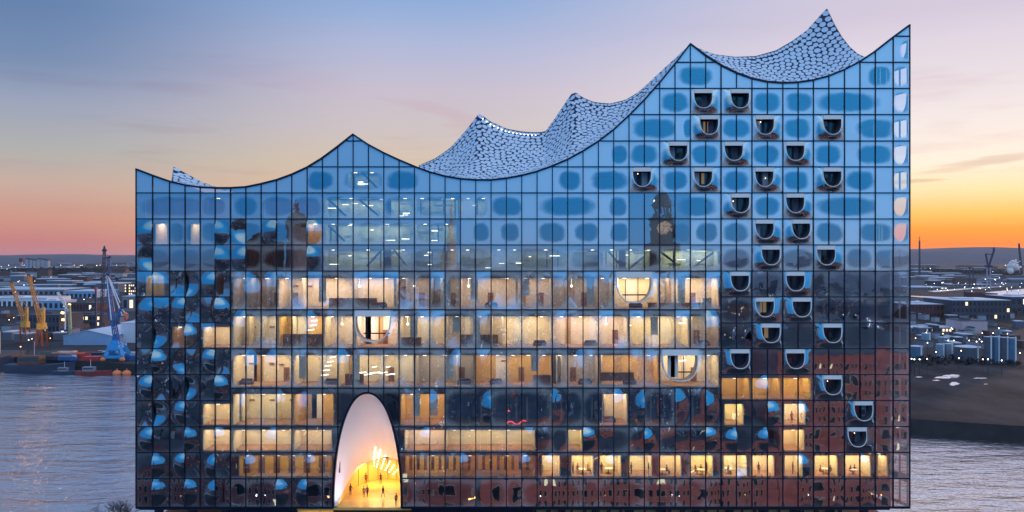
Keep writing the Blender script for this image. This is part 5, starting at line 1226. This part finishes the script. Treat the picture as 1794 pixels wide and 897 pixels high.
town(-20, 246, 462, 500, 110, ZL, 'small far building in the town beyond the left harbour', 'far buildings beyond the left harbour')
town(0, 246, 497, 512, 14, ZL, 'flat roofed store in the middle distance of the left harbour', 'middle distance stores of the left harbour')
town(0, 240, 548, 602, 46, ZL, 'low shed or stack of goods on the left harbour ground', 'small sheds on the left harbour ground', 0.15)
town(1594, 1800, 524, 615, 70, ZR, 'low shed or pump house between the tanks on the right', 'small sheds among the tanks', 0.14)
town(1594, 1800, 468, 502, 90, ZR, 'small far building of the port on the right', 'far buildings of the right hand port')
for k, px_ in enumerate((47, 54, 60, 68, 76, 82)):
    Ld = 3600; p = P(px_, 455, Ld); q = empty('tower_block', (p.x, p.y, ZL)); tag(q, ('leftmost', 'second', 'third', 'fourth', 'fifth', 'rightmost')[k] + ' of six pale tower blocks under the left skyline', 'tower block', 'far row of tower blocks')
    a, c = tb[2]; h = 74.6 - ZL - (454 + (k % 3) - 448) / FPX * Ld
    for me_, nm in ((a, 'wall'), (c, 'roof')): w_ = put(nm, me_, q); w_.scale = (13, 16, h)
px_thing('water_tower', 'small rose coloured water tower rising left of the far tower blocks', 'tower', 3000, (38, 463), [('shaft', PINKW, [(38, 466, 38, 458, 6)]), ('tank', mat('dark_red_tank', (0.12, 0.03, 0.05)), [(38, 458, 38, 452, 13)])])
# dark belts of far trees
def wood(x0, x1, py, zg, hh, dep, sd, n):
    q = random.Random(sd); b = MB(); Ld = Lof(py, zg)
    for _ in range(n):
        x = q.uniform(x0, x1); p = P(x, py, Ld); y = p.y + q.uniform(0, dep); r = q.uniform(0.5, 1) * hh * 0.4; z = zg + q.uniform(0.2, 0.75) * hh
        for k in range(5):
            a, c, e = q.uniform(0, 6.3), q.uniform(-1, 1), q.uniform(0.6, 1.2) * r
            ce = Vector((p.x + math.cos(a) * r, y + math.sin(a) * r * 0.6, z + c * r * 0.8)); u = Vector((q.uniform(-1, 1), q.uniform(-1, 1), q.uniform(-1, 1))).normalized(); v = u.cross(Vector((q.uniform(-1, 1), 0.3, 1))).normalized()
            b.quad(ce - u * e, ce - v * e * 0.8, ce + u * e, ce + v * e * 0.8)
    o = b.build('far_wood', mat('dark_foliage', (0.02, 0.024, 0.035), 0.95, var=0.5, vscale=0.02)); tag(o, kind='stuff')
wood(-10, 246, 484, ZL, 24, 500, 3, 2600); wood(-10, 246, 497, ZL, 12, 120, 4, 900); wood(1594, 1800, 486, ZR, 20, 500, 5, 1800); wood(1594, 1800, 640, ZR, 3, 40, 6, 300)
# bare tree on the quay at the lower left
def bare_tree():
    o = empty('bare_tree', (-98.5, 79, 4)); tag(o, 'leafless dark tree reaching into the lower left of the picture', 'tree'); q = random.Random(4)
    t = MB().tube((0, 0, 0), (0.3, 0, 4.2), 0.3, 0.2, 8); t.build('trunk', mat('dark_bark', (0.03, 0.025, 0.03), 0.9), o); b = MB()
    def br(p, d, ln, r, k):
        e = p + d * ln; b.tube(p, e, r, r * 0.65, 5 if k > 2 else 3, False)
        if k == 0: return
        for _ in range(3 if k > 1 else 4):
            nd = (d + Vector((q.uniform(-.75, .75), q.uniform(-.75, .75), q.uniform(-.25, .5)))).normalized(); br(p.lerp(e, q.uniform(0.5, 1)), nd, ln * q.uniform(0.6, 0.85), r * 0.6, k - 1)
    for _ in range(5): br(Vector((0.3, 0, q.uniform(3, 4.1))), Vector((q.uniform(-.8, .8), q.uniform(-.8, .8), 1)).normalized(), 2.7, 0.15, 5)
    b.build('crown', mat('dark_twig', (0.025, 0.022, 0.03), 0.9), o)
bare_tree()

# ------------------------------------------------------------------ the city behind the viewpoint, mirrored in the glass
BWL = mat('window_surround', (0.5, 0.48, 0.46), 0.7)
def brick_block(label, x0, x1, y, dep, h, wall, sp=3.1, fl=3.7, lit=0.05, grp='brick houses across the water, mirrored in the glass'):
    o = empty('brick_house', ((x0 + x1) / 2, y, 4)); tag(o, label, 'house', grp); hw = (x1 - x0) / 2
    MB().box(-hw, hw, -dep, 0, 0, h).build('wall', wall, o)
    MB().poly([(-hw, 0.3, h), (hw, 0.3, h), (hw, -dep / 2, h + 5), (-hw, -dep / 2, h + 5)]).poly([(hw, -dep, h), (-hw, -dep, h), (-hw, -dep / 2, h + 5), (hw, -dep / 2, h + 5)]).build('roof', ROOFD, o)
    nx_ = int(2 * hw / sp); nz_ = int(h / fl)
    sur = MB().box(-0.75, 0.75, 0, 0.12, -1.15, 1.15).mesh('window_frame', BWL); ps = [MB().box(-0.6, 0.6, 0.1, 0.16, -1, 1).mesh('window', m) for m in (DARKW, LITA)]
    fb = MB()
    for i in range(nx_):
        for k in range(nz_):
            if rnd.random() < 0.06: continue
            fr_ = put('window', ps[1] if rnd.random() < lit else ps[0], o, (-hw + sp * (i + 0.7), 0, fl * (k + 0.62)))
            for v in ((-0.75, -1.15, 0.75, -1.0), (-0.75, 1.0, 0.75, 1.15), (-0.75, -1, -0.6, 1), (0.6, -1, 0.75, 1)): fb.box(fr_.location.x + v[0], fr_.location.x + v[2], 0, 0.13, fr_.location.z + v[1], fr_.location.z + v[3])
    tag(fb.build('window_surround', BWL, o), kind='stuff')
BR1 = mat('brick_red', (0.46, 0.16, 0.16), 0.85, var=0.25, vscale=0.6); BR2 = mat('brick_brown', (0.3, 0.115, 0.13), 0.85, var=0.3, vscale=0.6)
brick_block('red brick canal house with pale window frames, widest of the row', -8, 72, -99, 24, 19, BR1)
brick_block('brown brick canal house, left one of the row', -78, -10, -101, 24, 17, BR2)
brick_block('brown brick canal house far to the left of the row', -150, -81, -104, 22, 12, BR2, lit=0.05)
brick_block('tall red brick office tower at the canal corner', 74, 122, -104, 30, 44, BR1, lit=0.05)
brick_block('tall brown brick office tower behind the corner', 124, 165, -118, 30, 50, BR2, lit=0.05)
brick_block('red brick tower with stepped floors to the right', 168, 240, -140, 40, 36, BR1, lit=0.05)
roofs2 = [mat('city_wall_grey', (0.2, 0.18, 0.24)), mat('city_wall_brick', (0.3, 0.15, 0.15)), mat('city_wall_pale', (0.5, 0.48, 0.55)), mat('city_wall_slate', (0.1, 0.11, 0.16))]
cbs = []
for k, m in enumerate(roofs2):
    b1 = MB().box(-12, 12, -14, 0, 0, 16).mesh('wall', m); RF = mat(('slate_roof', 'copper_roof', 'tile_roof', 'pale_flat_roof')[k], ((0.16, 0.15, 0.22), (0.2, 0.26, 0.3), (0.24, 0.12, 0.12), (0.42, 0.4, 0.5))[k], 0.7, var=0.35, vscale=0.3); b2 = MB().poly([(-12.3, 0.3, 16), (12.3, 0.3, 16), (12.3, -7, 20 + k), (-12.3, -7, 20 + k)]).poly([(12.3, -14.3, 16), (-12.3, -14.3, 16), (-12.3, -7, 20 + k), (12.3, -7, 20 + k)]).mesh('roof', ROOFD)
    b3 = MB(); q = random.Random(k)
    for i in range(8):
        for j in range(4):
            if q.random() < 0.1: b3.box(-11 + i * 3, -9.8 + i * 3, 0, 0.12, 1.6 + j * 3.7, 3.4 + j * 3.7)
    cbs.append((b1, b2, b3.mesh('lit_window_row', LITA if k % 2 else LITB)))
for k in range(290):
    y = -135 - 1150 * rnd.random() ** 1.5; x = rnd.uniform(-0.62, 0.62) * (abs(y) + 170)
    if 60 < x < 260 and y > -210: continue
    q = empty('city_house', (x, y, 4)); tag(q, 'plain city house among the roofs behind the viewpoint', 'house', 'city houses behind the viewpoint')
    s = rnd.uniform(0.7, 1.25); 
    for me_, nm in zip(cbs[rnd.randrange(4)], ('wall', 'roof', 'lit_window_row')): w_ = put(nm, me_, q)
    q.scale = (rnd.uniform(1.0, 2.4), rnd.uniform(1, 1.9), s); q.rotation_euler.z = rnd.uniform(-0.35, 0.35)
# church with clock tower
CH = mat('church_stone', (0.06, 0.045, 0.05), 0.7, var=0.3, vscale=0.2); COP = mat('church_copper', (0.05, 0.05, 0.07), 0.5)
ch = empty('church', (112, -480, 4)); tag(ch, 'dark baroque church tower with a clock and an open lantern, mirrored in the glass', 'church')
MB().box(-13, 13, -14, 12, 0, 66).build('tower_base', CH, ch); MB().box(-11.5, 11.5, -12, 10.5, 66, 80).build('tower_middle', CH, ch); MB().box(-7.5, 7.5, -8, 7, 80, 99).build('clock_storey', CH, ch)
MB().box(-8.6, 8.6, -9, 8, 98, 99.6).box(-8.6, 8.6, -9, 8, 79.5, 81).box(-12.5, 12.5, -13, 11.5, 65.4, 67).build('cornice', COP, ch)
for k in range(8):
    a = 2 * math.pi * (k + 0.5) / 8; MB().tube((6 * math.cos(a), 6 * math.sin(a), 99), (6 * math.cos(a), 6 * math.sin(a), 108), 0.75).build('lantern_column', COP, ch)
MB().tube((0, 0, 108), (0, 0, 110), 8, 7.6, 16).tube((0, 0, 110), (0, 0, 114), 7.2, 5.6, 16).tube((0, 0, 114), (0, 0, 118), 5.6, 2.2, 16).tube((0, 0, 118), (0, 0, 122), 1.6, 1.2, 10).build('dome', COP, ch)
MB().tube((0, 0, 122), (0, 0, 139), 0.6, 0.1, 8).build('spire', COP, ch)
ck = MB().tube((0, 7.0, 91.5), (0, 7.5, 91.5), 4.6, 4.6, 28).build('clock_face', mat('clock_gold', (0.75, 0.5, 0.3), 0.5, emit=(1, 0.6, 0.35), estr=0.45), ch)
b = MB().beam((0, 7.7, 91.5), (2.4, 7.7, 93.4), 0.5).beam((0, 7.7, 91.5), (-1.0, 7.7, 87.9), 0.4)
for k in range(12): a = math.pi * k / 6; b.beam((3.4 * math.cos(a), 7.6, 91.5 + 3.4 * math.sin(a)), (4.3 * math.cos(a), 7.6, 91.5 + 4.3 * math.sin(a)), 0.55)
b.build('clock_hand', CH, ck)
MB().ball((-7, 8, 111), 0.7, 6, 4).build('lamp', SPOT, ch)
sp = empty('church', (-38, -380, 4)); tag(sp, 'slender pale church spire mirrored left of the clock tower', 'church')
PAL = mat('pale_spire', (0.5, 0.36, 0.38), 0.7); MB().box(-5, 5, -5, 5, 0, 62).build('tower_base', mat('spire_stone', (0.2, 0.15, 0.17)), sp)
MB().tube((0, 0, 62), (0, 0, 74), 4.6, 3.2, 8).tube((0, 0, 74), (0, 0, 79), 2.6, 2.6, 8).tube((0, 0, 79), (0, 0, 84), 3.6, 1.8, 8).tube((0, 0, 84), (0, 0, 108), 1.7, 0.15, 8).build('spire', PAL, sp)
s2 = empty('office_tower', (-141, -330, 4)); tag(s2, 'dark gabled office tower with upright pilasters mirrored at the left', 'office')
MB().box(-9, 9, -16, 0, 0, 78).poly([(-10, 0.01, 78), (10, 0.01, 78), (0, 0.01, 84)]).build('wall', CH, s2)
for k in range(7): MB().box(-8.6 + k * 2.8, -7.8 + k * 2.8, 0, 0.6, 40, 77.5).build('pilaster', mat('pilaster_stone', (0.18, 0.07, 0.07)), s2)
s3 = empty('dome_tower', (-125, -348, 4)); tag(s3, 'round topped pale tower mirrored right of the gabled tower', 'tower')
MB().tube((0, 0, 0), (0, 0, 88), 7, 6, 16).build('shaft', mat('tower_pale', (0.3, 0.26, 0.3)), s3); MB().tube((0, 0, 88), (0, 0, 96), 6.6, 4, 16).tube((0, 0, 96), (0, 0, 104), 1.5, 0.3, 8).build('dome', CH, s3)

# ------------------------------------------------------------------ people and tables in the lit rooms
def person_mesh(nm, m, pose):
    """one continuous figure, 1.75 m, grown from a jointed skeleton"""
    sit = pose == 'sit'; hz_ = 0.5 if sit else 0.93
    J = {'pel': (0, 0, hz_), 'wai': (0, 0, hz_ + 0.2), 'che': (0, 0.01, hz_ + 0.4), 'nec': (0, 0, hz_ + 0.56), 'hdb': (0, -0.02, hz_ + 0.64), 'hdt': (0, -0.02, hz_ + 0.8)}
    st = 0.17 if pose == 'walk' else 0.0
    if sit: legs = {'h': (0.1, 0.0, hz_ - .02), 'k': (0.12, -0.42, hz_), 'a': (0.12, -0.44, 0.1), 't': (0.13, -0.58, 0.04)}
    E = [('pel', 'wai'), ('wai', 'che'), ('che', 'nec'), ('nec', 'hdb'), ('hdb', 'hdt')]; Rd = {'pel': .15, 'wai': .125, 'che': .155, 'nec': .055, 'hdb': .085, 'hdt': .075}
    for s, n_ in ((-1, 'l'), (1, 'r')):
        f = st * s
        if sit: L4 = [(0.1 * s, 0, hz_ - .02), (0.12 * s, -0.42, hz_), (0.12 * s, -0.44, 0.1), (0.13 * s, -0.58, 0.05)]
        else: L4 = [(0.1 * s, 0, hz_ - 0.08), (0.11 * s, -f * .8 - .02, 0.5), (0.11 * s, -f * 1.2 + .02, 0.09), (0.13 * s, -f * 1.2 - .13, 0.045)]
        for k, (p, r_) in enumerate(zip(L4, (.095, .065, .045, .045))): J['leg%d%s' % (k, n_)] = p; Rd['leg%d%s' % (k, n_)] = r_
        E += [('pel', 'leg0' + n_)] + [('leg%d%s' % (k, n_), 'leg%d%s' % (k + 1, n_)) for k in range(3)]
        sh = hz_ + 0.49; bend = 0.25 if (pose == 'talk' and s > 0) or sit else 0.02
        A4 = [(0.19 * s, 0, sh), (0.25 * s, 0.02, sh - .29), (0.24 * s, -.04 - bend, sh - .5 + bend * .7), (0.23 * s, -.09 - bend, sh - .6 + bend * .85)]
        for k, (p, r_) in enumerate(zip(A4, (.06, .045, .034, .036))): J['arm%d%s' % (k, n_)] = p; Rd['arm%d%s' % (k, n_)] = r_
        E += [('che', 'arm0' + n_)] + [('arm%d%s' % (k, n_), 'arm%d%s' % (k + 1, n_)) for k in range(3)]
    names = list(J); me = bpy.data.meshes.new(nm); me.from_pydata([J[n_] for n_ in names], [(names.index(a), names.index(c)) for a, c in E], []); me.materials.append(m)
    o = bpy.data.objects.new(nm, me); COL.objects.link(o); mod = o.modifiers.new('skin', 'SKIN'); sd = me.skin_vertices[0].data
    for i, n_ in enumerate(names): sd[i].radius = (Rd[n_], Rd[n_] * (0.75 if n_ in ('pel', 'wai', 'che') else 1))
    sd[0].use_root = True; o.modifiers.new('sub', 'SUBSURF').levels = 1
    bpy.context.view_layer.update(); dg = bpy.context.evaluated_depsgraph_get(); res = bpy.data.meshes.new_from_object(o.evaluated_get(dg)); bpy.data.objects.remove(o); res.name = nm
    return res
cloth = {'dark': mat('dark_clothes', (0.02, 0.02, 0.03), 0.9), 'brown': mat('brown_clothes', (0.12, 0.05, 0.03), 0.9), 'red': mat('red_jacket', (0.35, 0.06, 0.03), 0.9)}
PM = {(c, p): person_mesh('person', cloth[c], p) for c in ('dark', 'brown', 'red') for p in ('stand', 'walk', 'talk', 'sit')}
hair = MB().ball((0, 0.01, 0.03), 0.1, 8, 6, (0.95, 1, 0.95)).mesh('hair', mat('dark_hair', (0.01, 0.008, 0.008), 0.8))
def person(px_, y, zf, c, pose, label, rz=0.0):
    x = (px_ - CXP) / FPX * (y + 120); o = put('person', PM[(c, pose)], None, (x, y, zf)); o.rotation_euler.z = rz; tag(o, label, 'person')
    put('hair', hair, o, (0, 0.0, (0.5 if pose == 'sit' else 0.93) + 0.79)); return o
ZH = FZ(837.6) + 0.09; ZP = FZ(889); Z7 = FZ(746.6) + 0.09
for a in ((949, 1.9, 'dark', 'stand', 'person in dark clothes standing in the leftmost lit hotel room', 0.3), (1004, 2.2, 'dark', 'talk', 'person standing at the left side of the second lit room', -1.2), (1030, 2.4, 'dark', 'sit', 'person seated at the right of the round table in the second lit room', 1.4),
          (1012, 3.0, 'brown', 'sit', 'person seated behind the table in the second lit room', 0), (1054, 1.9, 'brown', 'stand', 'person in brown standing in the third lit room by its left wall', 0.5), (1076, 1.8, 'dark', 'talk', 'person in dark standing at the middle bar of the third lit room', 1.5),
          (1106, 2.0, 'dark', 'talk', 'person standing left in the fourth lit room', -1.2), (1136, 1.9, 'dark', 'stand', 'person standing right in the fourth lit room', 1.3), (1168, 2.2, 'dark', 'sit', 'person seated in the fifth lit room with white table', 0.8),
          (1218, 2.1, 'brown', 'sit', 'leftmost of three seated people in the sixth lit room', 0.4), (1228, 2.5, 'brown', 'sit', 'middle one of three seated people in the sixth lit room', 0), (1238, 2.0, 'dark', 'stand', 'person standing at the right of the sixth lit room', 1.0),
          (1276, 2.1, 'brown', 'sit', 'person seated in the left half of the seventh lit room', 0.6), (1329, 2.0, 'brown', 'stand', 'person in brown standing in the eighth lit room', 0.2), (1389, 2.2, 'dark', 'talk', 'person at the window of the ninth lit room', 1.0),
          (1437, 2.0, 'brown', 'sit', 'person in brown seated left in the tenth lit room', 0.9), (1455, 2.0, 'dark', 'sit', 'person in black seated by the mullion of the tenth lit room', -1.0), (1490, 2.1, 'brown', 'sit', 'person in brown seated left in the eleventh lit room', 0.5), (1497, 2.3, 'brown', 'sit', 'second person seated in the eleventh lit room', -0.6)):
    person(a[0], a[1], ZH, *a[2:])
person(1387, 2.0, Z7, 'red', 'talk', 'person in a red jacket in the bright room above the hotel rooms', 0.4); person(1406, 2.1, Z7, 'dark', 'walk', 'person in dark clothes right of the red jacket', -0.5)
for a in ((637.5, 5.0, 'brown', 'stand', 'left one of two people side by side under the arch', 0.2), (643.5, 5.4, 'dark', 'walk', 'right one of two people side by side under the arch', -0.3), (671, 5.2, 'dark', 'walk', 'person walking alone in the middle of the arch', 1.2),
          (694, 1.3, 'dark', 'stand', 'person at the right foot of the arch, nearest the glass', 0.6), (667, 12.6, 'dark', 'stand', 'person by the rear wall below the row of lights', 0), (641, 12.6, 'brown', 'stand', 'person by the rear wall left of the row of lights', 0), (614, 6.3, 'dark', 'talk', 'person at the far left side of the arch', 0.8)):
    person(a[0], a[1], ZP, *a[2:])
ctr = MB()
for k in range(9): pass
tb_m = mat('white_tablecloth', (0.75, 0.74, 0.72), 0.8)
for px_, y, lb in ((1020, 2.3, 'round table between the seated people of the second lit room'), (1066, 2.6, 'long light table in the third lit room'), (1160, 2.0, 'white table in the fifth lit room'), (1228, 2.0, 'round table of the three people in the sixth lit room'), (1276, 2.6, 'pale table in the seventh lit room'), (1447, 2.4, 'round table in the tenth lit room'), (1495, 2.0, 'small table in the eleventh lit room')):
    x = (px_ - CXP) / FPX * (y + 120); o = empty('table', (x, y, ZH)); tag(o, lb, 'table'); MB().tube((0, 0, .71), (0, 0, .75), .62, .62, 16).build('tabletop', tb_m, o); MB().tube((0, 0, .03), (0, 0, .71), .05, .05, 8).build('leg', FRAME, o); MB().tube((0, 0, 0), (0, 0, .03), .3, .26, 12).build('foot', FRAME, o)

# ------------------------------------------------------------------ haze
hz = bpy.data.materials.new('haze'); hz.use_nodes = True; t_ = hz.node_tree; t_.nodes.clear(); o_ = t_.nodes.new('ShaderNodeOutputMaterial'); v_ = t_.nodes.new('ShaderNodeVolumePrincipled')
v_.inputs['Density'].default_value = 0.000022; v_.inputs['Color'].default_value = (0.85, 0.9, 1.0, 1); v_.inputs['Anisotropy'].default_value = 0.2; t_.links.new(v_.outputs[0], o_.inputs['Volume'])
hb = MB().box(-9400, 9400, -8000, 11600, -8, 152).build('haze', hz); hb['kind'] = 'stuff'

# street lamps and parked cars along the quays below the viewpoint, mirrored in the lower glass
for k in range(34):
    x = -150 + 9.2 * k; y_ = -76 - (k % 2) * 17; q = empty('street_lamp', (x, y_, 4)); tag(q, 'lit street lamp on the quay street below the viewpoint', 'lamp post', 'street lamps below the viewpoint')
    pl_ = put('pole', pole_me, q); pl_.scale = (1, 1, 7); h_ = put('lamp_head', heads[('warm', 'white', 'warm', 'orange')[k % 4]], q, (0, 0, 7)); h_.scale = (0.22,) * 3
